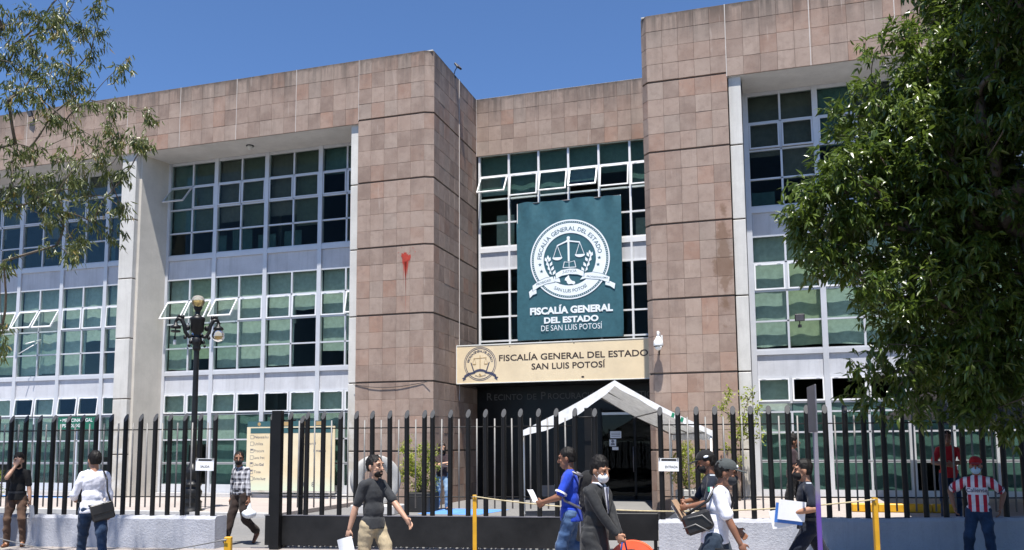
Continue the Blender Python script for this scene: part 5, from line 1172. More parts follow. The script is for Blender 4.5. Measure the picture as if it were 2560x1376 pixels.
def person(label, x, y, z, head_deg, h, P, skin, hair, top, pants, shoes, **o):
    """forward +x, left +y, up +z in the figure's own frame, laid out for a 1.72 m figure"""
    k = h/1.72; t = thing('person', label, 'person', (x, y, z), R(head_deg), None, k)
    lean = R(P.get('lean', 2)); fat = o.get('fat', 1.); hipz = P.get('hip', .93); fem = o.get('fem', 0)
    Rl = Matrix.Rotation(lean, 3, 'Y'); tw = Matrix.Rotation(R(P.get('twist', 0)), 3, 'Z'); hip = Vector((0, 0, hipz))
    S_ = lambda dx, dy, dz: hip+Rl @ (tw @ Vector((dx, dy, dz)))
    chest = S_(0, 0, .34); waist = S_(.005, 0, .14); neck0 = S_(-.01, 0, .515); sh = {1: S_(-.01, .150-.015*fem, .448), -1: S_(-.01, -.150+.015*fem, .448)}
    nl = P.get('nod', 0); Rh = Matrix.Rotation(R(P.get('hyaw', 0)), 3, 'Z') @ Matrix.Rotation(R(nl), 3, 'Y')
    hc = neck0+Rl @ Vector((.035, 0, .143)); H = lambda dx, dy, dz: hc+Rh @ Vector((dx, dy, dz))*1.06
    Rh4 = Rh; he = lambda B_, c_, r_, rot_, **kw_: B_.ell(c_, tuple(v_*1.06 for v_ in r_), rot_, **kw_)
    hips = {s: hip+Vector((0, .085*s, -.02)) for s in (1, -1)}; leg = {}
    for s, n in ((1, 'L'), (-1, 'R')):
        a = Vector(P['foot'+n]); kn, an = ik(hips[s], a+Vector((0, 0, .085)), .43, .42, (1, .12*s, .1)); leg[s] = (kn, an, R(P.get('pitch'+n, 0)))
    arm = {}
    for s, n in ((1, 'L'), (-1, 'R')):
        el_, wr = ik(sh[s], P['hand'+n], .29, .25, P.get('elb'+n, (-1, .22*s, -.1))); arm[s] = (el_, wr)
    # ---- body: one continuous skin surface
    B = MB(); rc = B.rc
    he(B, H(-.012, 0, .035), (.100, .077, .103), Rh4); he(B, H(.022, 0, -.045), (.066, .060, .072), Rh4); he(B, H(.045, 0, -.085), (.036, .036, .03), Rh4)   # skull, face, chin
    rc(H(.082, 0, .03), .012, H(.108, 0, -.022), .016); he(B, H(.098, 0, -.022), (.016, .019, .011), Rh4)                                     # nose
    for s in (1, -1):
        he(B, H(.072, .034*s, .045), (.018, .028, .010), Rh4); he(B, H(.066, .036*s, -.012), (.020, .022, .018), Rh4)                             # brow, cheek
        he(B, H(-.012, .078*s, -.0), (.020, .010, .032), Rh4)                                                                                  # ear
    he(B, H(.087, 0, -.058), (.012, .026, .008), Rh4); he(B, H(.085, 0, -.070), (.012, .022, .008), Rh4)                                        # lips
    rc(neck0+Rl @ Vector((-.005, 0, -.05)), .060, H(-.02, 0, -.06), .054)
    Rt = (Rl @ tw)
    B.ell(chest, (.096, .126, .185), Rt); B.ell(waist, (.094*fat, .116*fat, .17), Rt); B.ell(hip, (.096, .126, .12))
    for s in (1, -1):
        rc(neck0+Vector((0, 0, -.02)), .040, sh[s]+Vector((0, 0, -.01)), .041); el_, wr = arm[s]; rc(sh[s], .043, el_, .038); rc(el_, .041, el_.lerp(wr, .35), .040); rc(el_.lerp(wr, .35), .040, wr, .026)
        kn, an, pt = leg[s]; rc(hips[s], .075, kn, .050); rc(kn, .050, an, .034); rc(an, .034, an+Vector((.08*math.cos(pt), 0, -.05-.08*math.sin(pt))), .028)
        # hand: palm, four fingers with two bends, a thumb leaving the side
        d = (wr-el_).normalized(); mode = P.get('grip'+('L' if s > 0 else 'R'), 'relaxed')
        nrm = Vector(P.get('palm'+('L' if s > 0 else 'R'), (0, -s, 0))); nrm = (nrm-d*nrm.dot(d)); nrm = nrm.normalized() if nrm.length > .05 else d.orthogonal().normalized()
        ac = d.cross(nrm).normalized(); dd_ = Vector(P['hdir'+('L' if s > 0 else 'R')]).normalized() if ('hdir'+('L' if s > 0 else 'R')) in P else d
        if dd_ is not d: nrm = (nrm-dd_*nrm.dot(dd_)).normalized(); ac = dd_.cross(nrm).normalized()
        if ac.x+ac.z*.3 < 0: ac = -ac
        pc = wr+dd_*.045; rot = Matrix((dd_, ac, nrm)).transposed(); B.ell(pc, (.052, .040, .018), rot)
        cl = {'relaxed': (.35, .9), 'grip': (1.0, 2.2), 'open': (.05, .12)}[mode]; spread = .18 if mode == 'open' else .03
        for q, (off, Lf) in enumerate(((.030, .070), (.010, .080), (-.011, .075), (-.031, .058))):
            b = pc+dd_*.042+ac*off; d1 = (dd_*math.cos(cl[0])+nrm*math.sin(cl[0])+ac*off*spread*40*.2).normalized(); d2 = (dd_*math.cos(cl[1])+nrm*math.sin(cl[1])+ac*off*spread*6).normalized()
            m1 = b+d1*Lf*.52; rc(b, .0095, m1, .0088, 8); rc(m1, .0088, m1+d2*Lf*.5, .0078, 8)
        tb = wr+dd_*.022+ac*.030; t1 = tb+(dd_*.6+ac*.7+nrm*.3).normalized()*.035; rc(tb, .013, t1, .0105, 8); rc(t1, .0105, t1+(dd_*.85+ac*.1+nrm*.5).normalized()*.03, .0085, 8)
    if o.get('bare_legs'): pass
    me = remesh(B, .0075, 3); me.materials.clear(); me.materials.append(M[skin]); body = link('body', me, t, local=True)
    sub = lambda name, B, mat, vox=.01, sm=3, **kw: _sub(name, B, mat, vox, sm, t, **kw)
    # ---- hair
    B = MB()
    if hair:
        lift = o.get('hairup', .0); he(B, H(-.022, 0, .046+lift*.5), (.105, .087, .101+lift), Rh4); he(B, H(-.052, 0, .0), (.060, .077, .075), Rh4)
        if o.get('long'): rc2 = B.rc; rc2(H(-.06, .02, 0), .075, H(-.075, .03, -.20), .055); rc2(H(-.0, .075, .03), .025, H(.0, .085, -.2), .02); rc2(H(-.0, -.075, .03), .025, H(-.01, -.085, -.17), .02)
        hm = remesh(B, .009, 1, .0045, (85, 85, 50), 3)
        # keep the face free
        bm = bmesh.new(); bm.from_mesh(hm); Ri = Rh4.inverted(); fr_ = .056+.0; dl = []
        for v in bm.verts:
            q = (Ri @ (v.co-hc))/1.06
            if q.x > .034 and q.z < .055+.008*math.sin(q.y*150) + (q.x-.034)*.15: dl.append(v)
            elif not o.get('long') and q.z < -.052: dl.append(v)
            elif not o.get('long') and abs(q.y) > .060 and q.x > -.03 and q.z < .02: dl.append(v)
        bmesh.ops.delete(bm, geom=dl, context='VERTS'); bm.to_mesh(hm); bm.free(); hm.materials.clear(); hm.materials.append(M[hair]); link('hair', hm, t, local=True)
    B = MB()
    for s in (1, -1): he(B, H(.083, .031*s, .022), (.008, .012, .006), Rh4, n=8, m=6)
    B.build('eyes', 'eye', t, local=True); B = MB()
    for s in (1, -1): he(B, H(.087, .034*s, .044), (.007, .022, .005), Rh4, n=8, m=6)
    B.build('eyebrows', hair or 'hair', t, local=True)
    if o.get('beard'):
        B = MB(); he(B, H(.040, 0, -.068), (.056, .056, .050), Rh4); he(B, H(.092, 0, -.047), (.010, .030, .007), Rh4); bm_ = remesh(B, .009, 2); bm2 = bmesh.new(); bm2.from_mesh(bm_); Ri = Rh4.inverted()
        bmesh.ops.delete(bm2, geom=[v for v in bm2.verts if ((Ri @ (v.co-hc))/1.06).z > -.038 or ((Ri @ (v.co-hc))/1.06).x < .0], context='VERTS'); bm2.to_mesh(bm_); bm2.free(); bm_.materials.append(M[hair or 'hair']); link('beard', bm_, t, local=True)
    if o.get('mask'):
        B = MB(); he(B, H(.050, 0, -.048), (.066, .064, .062), Rh4); he(B, H(.098, 0, -.03), (.022, .026, .03), Rh4); mm = remesh(B, .008, 3); b2 = bmesh.new(); b2.from_mesh(mm); Ri = Rh4.inverted()
        bmesh.ops.delete(b2, geom=[v for v in b2.verts if ((Ri @ (v.co-hc))/1.06).x < .018 or ((Ri @ (v.co-hc))/1.06).z > .008], context='VERTS'); b2.to_mesh(mm); b2.free(); mm.materials.append(M[o['mask']]); mk = link('face_mask', mm, t, local=True)
        B = MB()
        for s in (1, -1): B.tube([H(.03, .06*s, -.01), H(-.02, .081*s, .012)], .0025, 4); B.tube([H(.03, .06*s, -.07), H(-.015, .078*s, -.03)], .0025, 4)
        B.build('mask_strap', o['mask'], mk)
    if o.get('glasses'):
        B = MB()
        for s in (1, -1): B.tube([H(.098+.004*0, .034*s+.024*math.cos(a*.7), .014+.018*math.sin(a*.7)) for a in range(10)], .0022, 4); B.tube([H(.095, .058*s, .018), H(-.01, .083*s, .014)], .002, 4)
        B.tube([H(.1, .012, .018), H(.1, -.012, .018)], .002, 4); B.build('glasses', 'dark', t, local=True)
    if o.get('cap'):
        B = MB(); he(B, H(-.010, 0, .062), (.112, .090, .092), Rh4); cm = remesh(B, .01, 2); b2 = bmesh.new(); b2.from_mesh(cm); Ri = Rh4.inverted(); bmesh.ops.delete(b2, geom=[v for v in b2.verts if ((Ri @ (v.co-hc))/1.06).z < .048], context='VERTS'); b2.to_mesh(cm); b2.free(); cm.materials.append(M[o['cap']]); cp_ = link('cap', cm, t, local=True)
        B = MB(); he(B, H(.125, 0, .052), (.078, .070, .009), Rh4 @ Matrix.Rotation(R(8), 3, 'Y')); B.build('visor', o['cap'], cp_)
        if o.get('capmark'): B = MB(); he(B, H(*o['capmark'][0]), o['capmark'][1], Rh4, n=10, m=6); B.build('cap_badge', 'print', cp_)
    # ---- top
    mat, slv, hem, loose = top; B = MB(); rc = B.rc; L = loose
    B.ell(chest, (.104+L, .136+L*.8, .19), Rt); B.ell(waist, (.104*fat+L, .128*fat+L, .18), Rt)
    if fat > 1.05: B.ell(waist+Rl @ Vector((.05, 0, .0)), (.10*fat, .12*fat, .13), Rt)
    B.ell(hip+Vector((0, 0, .035)), (.106+L, .136+L, .10))
    for s in (1, -1):
        rc(neck0+Vector((0, 0, -.025)), .062, sh[s]+Vector((0, 0, -.006)), .052+L*.4); el_, wr = arm[s]
        if slv == 'short': rc(sh[s], .052+L*.5, sh[s].lerp(el_, .80), .050+L*.8)
        elif slv: rc(sh[s], .052+L*.5, el_, .041+L*.7); rc(el_, .041+L*.7, el_.lerp(wr, .93), .031+L*.6)
    if hem < .90:
        pr = [(1, hem), (1, hip.z+.03)]; vs = []; n = 22
        for zz, a, b in ((hem, .125+L, .156+L), (hip.z-.05, .122+L, .153+L), (hip.z+.06, .112+L, .146+L)): vs += [(a*math.cos(2*math.pi*j/n), b*math.sin(2*math.pi*j/n), zz) for j in range(n)]
        B.add(vs, [[i*n+j, i*n+(j+1) % n, (i+1)*n+(j+1) % n, (i+1)*n+j] for i in range(2) for j in range(n)]+[list(range(n))[::-1], [2*n+j for j in range(n)]])
    tm = remesh(B, .0105, 4, .0075 if L < .02 else .0095, (15, 15, 9), int(x*7) % 99)
    b2 = bmesh.new(); b2.from_mesh(tm); bmesh.ops.delete(b2, geom=[v for v in b2.verts if v.co.z < hem or ((v.co-neck0).length < .080 and v.co.z > neck0.z+.018)], context='VERTS'); b2.to_mesh(tm); b2.free()
    tm.materials.append(M[mat]); shirt = link(o.get('topname', 'shirt'), tm, t, local=True)
    # ---- trousers
    B = MB(); rc = B.rc; B.ell(hip, (.116*(.5+.5*fat), .150*(.5+.5*fat), .115)); B.ell(hip+Vector((-.03, 0, -.05)), (.11, .146, .10)); lw = o.get('legw', 1.)
    for s in (1, -1):
        kn, an, pt = leg[s]
        if o.get('skirt'): rc(hips[s], .10, kn+(an-kn)*.25, .10)
        else: rc(hips[s]+Vector((0, 0, -.02)), .098*lw, kn, .070*lw); rc(kn, .070*lw, an+Vector((0, 0, .02)), .060*lw)
    pm_ = remesh(B, .0105, 4, .0070, (9, 9, 22), int(x*13+5) % 99); b2 = bmesh.new(); b2.from_mesh(pm_); bmesh.ops.delete(b2, geom=[v for v in b2.verts if v.co.z > hip.z+.105], context='VERTS'); b2.to_mesh(pm_); b2.free()
    pm_.materials.append(M[pants]); pt_ = link('trousers' if not o.get('skirt') else 'skirt', pm_, t, local=True)
    if o.get('belt'):
        B = MB(); n = 24; B.add([(a*(.126*(.5+.5*fat))*math.cos(2*math.pi*j/n), a*(.158*(.5+.5*fat))*math.sin(2*math.pi*j/n), hip.z+zz) for a, zz in ((1, .055), (1, .095), (.9, .095), (.9, .055)) for j in range(n)], [[i*n+j, i*n+(j+1) % n, ((i+1) % 4)*n+(j+1) % n, ((i+1) % 4)*n+j] for i in range(4) for j in range(n)]); B.build('belt', 'dark', t, local=True)
    # ---- shoes
    for s in (1, -1):
        kn, an, pt = leg[s]; f = Vector((math.cos(pt), .12*s, -math.sin(pt))).normalized(); B = MB(); hl = an+Vector((-.01, 0, -.05))-f*.03; B.rc(hl, .040, hl+f*.10, .042); B.rc(hl+f*.10, .042, hl+f*.19+Vector((0, 0, -.010)), .032); B.rc(an+Vector((0, 0, -.01)), .044, hl+f*.03, .044)
        sm = remesh(B, .011, 2); sm.materials.append(M[shoes]); so_ = link('shoe', sm, t, local=True)
    W = t.location; m_ = Matrix.Translation(t.location) @ Matrix.Rotation(R(head_deg), 4, 'Z') @ Matrix.Scale(k, 4)
    return dict(t=t, H=H, S=S_, arm=arm, sh=sh, m=m_, shirt=shirt, Rt=Rt, chest=chest, hip=hip, Rh=Rh)
def _sub(*a, **k): pass
def prop(B, name, mats, pr, label, cat, group=None):
    """a held thing: its own top-level mesh, written in the holder's frame"""
    B.v = [tuple(pr['m'] @ Vector(v)) for v in B.v]; return B.build(name, mats, None, label=label, cat=cat, group=group)
def sheetpaper(c, ax, up, w_, h_, bend=.03):
    c, ax, up = Vector(c), Vector(ax).normalized(), Vector(up).normalized(); nn = ax.cross(up); B = MB(); n = 6
    for lay in (0, .003):
        B.v += [tuple(c+ax*w_*(i/n-.5)+up*h_*(j/n-.5)+nn*(bend*math.sin(math.pi*i/n)+bend*.6*(j/n)**2+lay)) for j in range(n+1) for i in range(n+1)]
    for lay in (0, 49): B.f += [[lay+j*7+i, lay+j*7+i+1, lay+(j+1)*7+i+1, lay+(j+1)*7+i] for j in range(n) for i in range(n)]
    B.mi = [0]*len(B.f); B.sm = [True]*len(B.f); return B
C_ = cloth_mat
M['c_black'] = C_('black cotton', (.013, .013, .014)); M['c_brown'] = C_('brown chino', (.105, .062, .042)); M['c_white'] = C_('white cotton', (.74, .74, .80)); M['c_denim'] = C_('blue denim', (.030, .065, .15), 'denim', (.12, .20, .34))
M['c_denimD'] = C_('dark denim', (.014, .028, .058), 'denim', (.035, .075, .15)); M['c_denimL'] = C_('pale denim', (.15, .25, .38), 'denim', (.36, .46, .56)); M['c_plaid'] = C_('plaid shirt cloth', (.66, .66, .70), 'plaid', (.035, .035, .05)); M['c_dkbrown'] = C_('dark brown trousers cloth', (.030, .020, .017))
M['c_grey'] = C_('charcoal cotton', (.034, .036, .040)); M['c_khaki'] = C_('khaki chino', (.40, .325, .21)); M['c_plum'] = C_('dark plum cotton', (.040, .026, .030)); M['c_blue'] = C_('royal blue pique', (.018, .055, .42)); M['c_suit'] = C_('dark suit cloth', (.026, .027, .029), rough=.7)
M['c_navy'] = C_('navy uniform cloth', (.010, .014, .026)); M['c_slate'] = C_('slate jeans cloth', (.022, .034, .052), 'denim', (.05, .075, .11)); M['c_red'] = C_('red cotton', (.40, .018, .022)); M['c_jersey'] = C_('striped jersey cloth', (.70, .68, .72), 'stripe', (.42, .018, .040)); M['c_gcap'] = C_('grey cap cloth', (.060, .068, .068))
M['leather'] = pm('tan leather', (.16, .06, .025), .45, var=.2); M['bleather'] = pm('black leather', (.018, .017, .017), .38, var=.2, bump=.3); M['maskw'] = C_('white mask', (.72, .72, .72)); M['maskb'] = C_('black mask', (.012, .012, .013)); M['maskc'] = C_('pale blue mask', (.36, .52, .66)); M['navybag'] = C_('blue cloth bag', (.022, .055, .20)); M['plastic'] = pm('thin white plastic', (.72, .76, .80), .25, var=.08, bump=.5, bs=18); M['card'] = pm('brown card', (.42, .28, .18), .8); M['bluefile'] = pm('blue folder', (.05, .18, .55), .5, var=.05)
# 1 man covering his face beside the wall
p = person('man in black tee and brown trousers covering his face with one hand at the wall', -13.50, 12.50, 0, -58, 1.70, dict(footL=(.02, .14, 0), footR=(.03, -.13, 0), handL=(.08, .25, .80), handR=(.165, -.015, 1.49), elbR=(.35, -.55, -1), gripR='open', palmR=(-1, 0, .1), hdirR=(-.12, .35, .95), gripL='grip', nod=6, lean=0), 'skinL', 'hair', ('c_black', 'short', .86, .010), 'c_brown', 'leather', beard=1, belt=1, hairup=.012)
prop(sheetpaper((.15, .31, .62), (.75, -.1, .1), (.1, 0, 1), .21, .30), 'paper_sheets', 'paper', p, 'grey white paper sheets in the hand of the man in black tee', 'paper sheets held by people')
# 2 man in white shirt seen from behind
p = person('man in white shirt and jeans walking away with a black shoulder bag', -9.63, 10.25, 0, 143, 1.76, dict(footL=(.22, .11, .0), footR=(-.38, -.10, .06), pitchR=28, handL=(.33, .20, 1.04), elbL=(-.8, .45, -.5), handR=(.06, -.24, .86), hyaw=14, lean=3, gripL='relaxed'), 'skin', 'hair', ('c_white', 'long', .84, .022), 'c_denimD', 'dark', legw=1.05)
B = MB(); c = Vector((-.16, -.10, .86)); B.bbox(-.05, .05, -.15, .15, -.12, .12, .02, mat=Matrix.Translation(c) @ Matrix.Rotation(R(-14), 4, 'X')); B.bbox(-.062, -.03, -.152, .152, -.02, .125, .01, mat=Matrix.Translation(c) @ Matrix.Rotation(R(-14), 4, 'X'))
st = [c+Vector((0, -.12, .10)), Vector((-.17, -.15, 1.15)), Vector((-.13, -.15, 1.31)), Vector((-.01, -.12, 1.435)), Vector((.11, -.07, 1.34)), Vector((.16, .05, 1.2)), Vector((.12, .18, 1.0)), c+Vector((.0, .15, .08))]; B.tube(st, .014, 6)
prop(B, 'shoulder_bag', 'bleather', p, 'black leather shoulder bag on the back of the white shirt man', 'bag')
# 3 man in plaid shirt
p = person('man in plaid shirt with black mask walking out through the gate gap', -9.52, 13.75, 0, -100, 1.72, dict(footL=(-.30, .13, .12), pitchL=48, footR=(.24, -.10, 0), handL=(.04, .25, .82), handR=(-.03, -.27, .83), hyaw=42, lean=4, gripL='grip', hip=.92), 'skinD', 'hair', ('c_plaid', 'long', .90, .018), 'c_dkbrown', 'leather', mask='maskb', belt=1, legw=1.12)
B = MB(); B.ell((.05, .27, .57), (.12, .15, .085)); B.rc((.04, .26, .63), .05, (.04, .25, .78), .02); pb = remesh(B, .014, 2, .006, (22, 22, 22), 4); o = link('plastic_bag', pb, None, label='crumpled pale plastic bag carried by the man in plaid', cat='bag'); pb.transform(p['m']); pb.materials.append(M['plastic'])
# 4 man in charcoal tee
p = person('man in charcoal tee and khaki trousers with glasses walking past the gate', -4.54, 9.2, 0, -22, 1.70, dict(footL=(.36, .08, 0), footR=(-.30, -.10, .06), pitchR=26, handL=(.37, .22, .95), handR=(-.15, -.26, .80), elbL=(-.8, .3, -.6), elbR=(-.9, -.2, 0), hyaw=6, lean=1, gripR='grip', gripL='relaxed'), 'skinL', 'hair', ('c_grey', 'short', .86, .012), 'c_khaki', 'dark', glasses=1, beard=1, fat=1.03, legw=1.05)
prop(sheetpaper((-.12, -.29, .62), (.9, .25, .25), (-.25, .0, .95), .21, .29), 'paper_sheets', 'paper', p, 'white paper sheet in the hand of the man in charcoal tee', 'paper sheets held by people')
# 5 long haired person leaning on the stone
p = person('long haired person in dark tee and pale jeans leaning on the stone wall', -8.75, 22.0, .01, -62, 1.83, dict(footL=(.14, .12, 0), footR=(.05, -.13, 0), handL=(.20, -.10, 1.16), handR=(.21, .10, 1.22), elbL=(.0, 1, -.5), elbR=(0, -1, -.5), lean=-4, hyaw=8, nod=8), 'skinL', 'hairB', ('c_plum', 'short', .86, .014), 'c_denimL', 'dark', long=1, mask='maskb', hairup=.01)
# 6 man in blue polo with backpack
p = person('man in blue polo shirt with red and black backpack reading a slip', -2.47, 10.7, 0, 186, 1.77, dict(footL=(.05, .09, 0), footR=(-.36, -.09, .36), pitchR=62, handL=(.34, .14, 1.06), handR=(.34, -.02, 1.04), elbL=(-.5, .7, -.6), elbR=(-.3, -.7, -.6), nod=8, lean=2, gripL='grip', gripR='grip', hyaw=-6), 'skinD', 'hair', ('c_blue', 'short', .82, .016), 'c_denim', 'bleather', legw=1.05)
B = MB(); el_ = p['arm'][1][0]; sh_ = p['sh'][1]; q = sh_.lerp(el_, .80); d = (el_-sh_).normalized(); B.tube([q-d*.012, q+d*.012], .079, 14, 0, False); B.build('sleeve_trim', 'c_white', p['t'], local=True)
B = MB(); B.rc((-.22, 0, 1.33), .12, (-.24, 0, 1.02), .135); B.ell((-.25, 0, 1.13), (.13, .15, .2)); bp_ = remesh(B, .014, 3, .004, (14, 14, 14), 2); bp_.transform(p['m']); bp_.materials.append(M['c_black']); bpk = link('backpack', bp_, None, label='black backpack with red pocket panels on the man in blue polo', cat='backpack')
B = MB(); B.bbox(-.02, .02, -.10, .10, -.10, .10, .02, mat=Matrix.Translation((-.345, 0, 1.26)) @ Matrix.Rotation(R(24), 4, 'Y')); B.bbox(-.03, .03, -.15, .15, -.03, .03, .014, mat=Matrix.Translation((-.33, 0, 1.10))); B.v = [tuple(p['m'] @ Vector(v)) for v in B.v]; B.build('pocket', 'c_red', bpk)
B = MB()
for s in (1, -1): B.tube([(-.16, .10*s, 1.37), (-.04, .105*s, 1.425), (.075, .10*s, 1.37), (.125, .10*s, 1.22), (.06, .15*s, 1.08), (-.14, .13*s, .98)], .017, 6)
B.v = [tuple(p['m'] @ Vector(v)) for v in B.v]; B.build('strap', 'galv', bpk)
prop(sheetpaper((.47, .08, 1.14), (.5, .6, .1), (.35, .0, .9), .10, .17), 'paper_sheets', 'paper', p, 'small folded slip in the hands of the man in blue polo', 'paper sheets held by people')
# 7 man in suit
p = person('man in dark suit with white mask holding a blue bag in both hands', -1.81, 8.9, 0, -18, 1.67, dict(footL=(.02, .11, 0), footR=(.05, -.11, 0), handL=(.33, .02, .86), handR=(.34, -.06, .88), elbL=(-.3, .9, -.3), elbR=(-.4, -.9, -.2), nod=14, lean=5, gripL='grip', gripR='grip', hyaw=-6), 'skin', 'hair', ('c_suit', 'long', .70, .022), 'c_suit', 'bleather', mask='maskw', topname='jacket', hairup=.02, legw=1.1)
S_ = p['S']; f0 = .148
B = MB(); B.add([S_(f0-.03, .055, .50), S_(f0-.03, -.055, .50), S_(f0+.008, -.012, .22), S_(f0+.008, .012, .22)], [(0, 3, 2, 1)]); B.build('shirt_front', 'c_white', p['t'], local=True)
B = MB(); B.add([S_(f0-.026, .014, .49), S_(f0-.026, -.014, .49), S_(f0+.013, -.018, .27), S_(f0+.013, 0, .23), S_(f0+.013, .018, .27)], [(0, 4, 3, 2, 1)]); B.build('tie', 'navy', p['t'], local=True)
B = MB()
for s in (1, -1): B.add([S_(f0-.05, .07*s, .52), S_(f0-.012, .115*s, .42), S_(f0+.006, .085*s, .36), S_(f0+.016, .010*s, .20), S_(f0-.022, .055*s, .47)], [(0, 1, 2, 3, 4)])
for s in (1, -1): B.tube([S_(-.02, .062*s, .53), S_(.05, .06*s, .535), S_(.09, .03*s, .50)], .012, 6, 1)
B.build('lapel', ['c_suit', 'c_white'], p['t'], local=True)
B = MB(); B.bbox(-.05, .05, -.13, .13, -.15, .11, .03, mat=Matrix.Translation((.37, -.02, .63)) @ Matrix.Rotation(R(35), 4, 'Z')); hb = remesh(B, .014, 2, .007, (16, 16, 14), 6); hb.transform(p['m']); hb.materials.append(M['navybag']); o = link('cloth_bag', hb, None, label='blue cloth bag hanging from the hands of the man in suit', cat='bag')
B = MB(); B.tube([(.37, -.10, .72), (.37, -.06, .84), (.37, 0, .85), (.37, .06, .72)], .010, 6); B.v = [tuple(p['m'] @ Vector(v)) for v in B.v]; B.build('handle', 'navybag', o)
# 8 officer with cap
p = person('officer in navy uniform and black cap looking down at a clipboard', -.68, 10.6, 0, 192, 1.72, dict(footL=(.18, .1, 0), footR=(-.22, -.1, .03), pitchR=15, handL=(.32, .15, 1.07), handR=(.33, -.02, 1.12), elbL=(-.5, .7, -.6), elbR=(-.3, -.8, -.5), nod=16, lean=4, gripL='grip', gripR='grip'), 'skinD', 'hair', ('c_navy', 'short', .84, .020), 'c_navy', 'bleather', cap='c_black', mask='maskb', fat=1.08, capmark=((-.01, .090, .075), (.030, .004, .014)), belt=1)
B = MB(); m4 = Matrix.Translation(p['sh'][1].lerp(p['arm'][1][0], .42)+Vector((0, .070, .012))) @ Matrix.Rotation(R(6), 4, 'X')
for i, mi in enumerate((0, 1, 2)): B.box(.028-.028*i-.014, .028-.028*i+.014, -.003, .003, -.028, .028, mi, mat=m4)
B.build('flag_patch', ['greenprint', 'print', 'c_red'], p['t'], local=True)
B = MB(); B.box(-.03, .03, -.02, .02, -.006, .006, mat=Matrix.Translation(p['sh'][1]+Vector((0, -.01, .066)))); B.build('shoulder_mark', 'print', p['t'], local=True)
q = sheetpaper((.40, .07, 1.02), (.35, .9, .0), (.45, .0, .8), .23, .30, .004); prop(q, 'clipboard', 'card', p, 'brown clipboard with white sheets held by the officer in cap', 'clipboard')
prop(sheetpaper((.425, .065, .985), (.35, .9, .0), (.45, .0, .8), .21, .22, .006), 'paper_sheets', 'paper', p, 'white sheets on the clipboard of the officer in cap', 'paper sheets held by people')
# 9 man in white tee
p = person('man in white tee and grey cap walking right with a dark shoulder bag', -.58, 9.0, 0, -2, 1.68, dict(footL=(.36, .1, 0), footR=(-.34, -.1, .06), pitchR=24, handL=(.22, .22, .95), handR=(.31, -.20, .78), elbR=(-.7, -.5, -.2), elbL=(-.6, .6, -.3), nod=10, lean=11, gripR='grip', hip=.91), 'skinD', 'hair', ('c_white', 'short', .83, .024), 'c_slate', 'bleather', cap='c_gcap', mask='c_grey', fat=1.05, legw=1.2, capmark=((.09, 0, .085), (.014, .02, .018)))
B = MB(); c = Vector((-.14, -.17, 1.05)); B.bbox(-.15, .15, -.05, .05, -.10, .11, .03, mat=Matrix.Translation(c) @ Matrix.Rotation(R(-20), 4, 'Y')); B.tube([c+Vector((-.12, 0, .08)), (-.03, -.17, 1.28), (.04, -.10, 1.42), (.14, .02, 1.40), (.20, .12, 1.25), (.12, .2, 1.05)], .016, 6); B.tube([c+Vector((-.15, -.052, -.06)), c+Vector((-.02, -.056, -.01)), c+Vector((.12, -.054, -.08))], .007, 5, 1); B.tube([c+Vector((-.1, -.052, .05)), c+Vector((.05, -.056, .085)), c+Vector((.15, -.053, .0))], .007, 5, 1)
prop(B, 'shoulder_bag', ['bleather', 'steel'], p, 'black shoulder bag with pale piping on the man in white tee', 'bag')
B = MB(); B.tube([(.03, -.20, .79), (.38, -.22, .765)], .012, 8); prop(B, 'baton', 'dark', p, 'short dark stick in the hand of the man in white tee', 'stick')
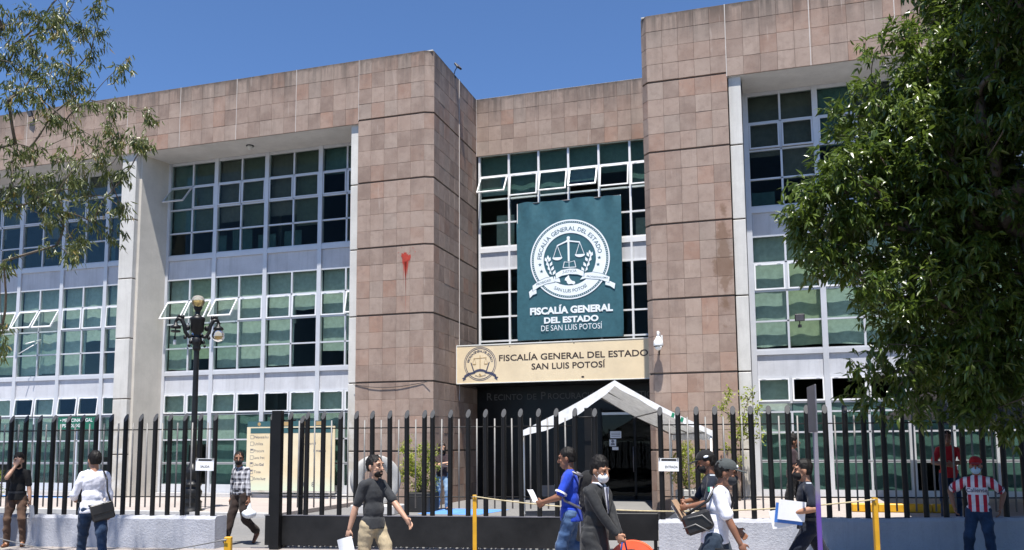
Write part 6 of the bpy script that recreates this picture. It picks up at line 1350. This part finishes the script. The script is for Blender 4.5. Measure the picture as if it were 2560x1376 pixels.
# 10 officer with papers
p = person('officer in navy uniform with black mask carrying a white folder under his arm', .42, 10.9, 0, 188, 1.68, dict(footL=(.42, .08, 0), footR=(-.48, -.1, .06), pitchR=24, handL=(.22, .24, 1.02), handR=(.10, -.25, .95), elbL=(-.9, .6, -.2), hip=.86, lean=2, gripL='grip', nod=3), 'skin', 'hair', ('c_navy', 'short', .80, .020), 'c_navy', 'bleather', mask='maskb', fat=1.10, belt=1, legw=1.08)
q = sheetpaper((.24, .285, 1.05), (1, .05, .12), (-.12, .05, 1), .32, .24, .004); prop(q, 'document_folder', 'paper', p, 'white folder of documents held by the masked officer', 'folder')
q = sheetpaper((.27, .262, 1.01), (1, .05, .12), (-.12, .05, 1), .33, .24, .004); prop(q, 'document_folder', 'bluefile', p, 'blue folder behind the white one of the masked officer', 'folder')
q = sheetpaper((.34, .245, .96), (1, .05, -.2), (.2, .05, 1), .30, .22, .006); prop(q, 'paper_sheets', 'paper', p, 'loose papers sticking out below the blue folder', 'paper sheets held by people')
B = MB(); B.box(-.03, .03, -.02, .02, -.006, .006, mat=Matrix.Translation(p['sh'][1]+Vector((0, -.01, .066)))); B.build('shoulder_mark', 'print', p['t'], local=True)
# 11 dark figure in the court
p = person('person in dark clothes walking behind the fence on the raised court', .42, 17.7, .34, 6, 1.60, dict(footL=(.22, .09, 0), footR=(-.28, -.09, .05), pitchR=28, handL=(.12, .24, .86), handR=(.16, -.23, .90), lean=3), 'skinD', 'hair', ('c_plum', 'short', .84, .014), 'c_black', 'dark', fem=1, skirt=1, hairup=.03, mask='maskb')
# 12 man in red
p = person('person in red shirt standing in deep shade behind the fence', 3.10, 17.0, .34, -98, 1.66, dict(footL=(.02, .12, 0), footR=(.02, -.12, 0), handL=(.25, .05, 1.12), handR=(.24, -.05, 1.1), elbL=(-.2, 1, -.4), elbR=(-.2, -1, -.4)), 'skinD', 'hair', ('c_red', 'short', .85, .014), 'c_denimD', 'dark')
# 13 jersey
p = person('man in red and white striped jersey and red cap leaning on the shaded wall', 2.85, 13.7, 0, -104, 1.61, dict(footL=(.18, .16, 0), footR=(.16, -.16, 0), handL=(-.04, .30, .92), handR=(.0, -.33, .94), elbL=(-.5, .8, .1), elbR=(-.4, -.9, .1), lean=-3, nod=4, hip=.90), 'skinD', 'hair', ('c_jersey', 'short', .87, .022), 'c_denimD', 'dark', cap='c_red', mask='maskc', legw=1.1)
B = MB(); S_ = p['S']
for s, z_, sz, b in (('Caliente', .285, .085, .02), ('', .22, .035, 0)):
    if s:
        v, f = text_geo(s, sz, b); B.add([S_(.170, a, z_+c_-.02) for a, c_ in v], f)
B.build('jersey_print', 'navy', p['t'], local=True)
B = MB()
for s in (1, -1):
    el_ = p['arm'][s][0]; sh_ = p['sh'][s]; d = (el_-sh_).normalized(); q = sh_.lerp(el_, .78); B = MB(); B.tube([q-d*.008, q+d*.008], .079, 14, 0, False); B.build('sleeve_trim', 'navy', p['t'], local=True)
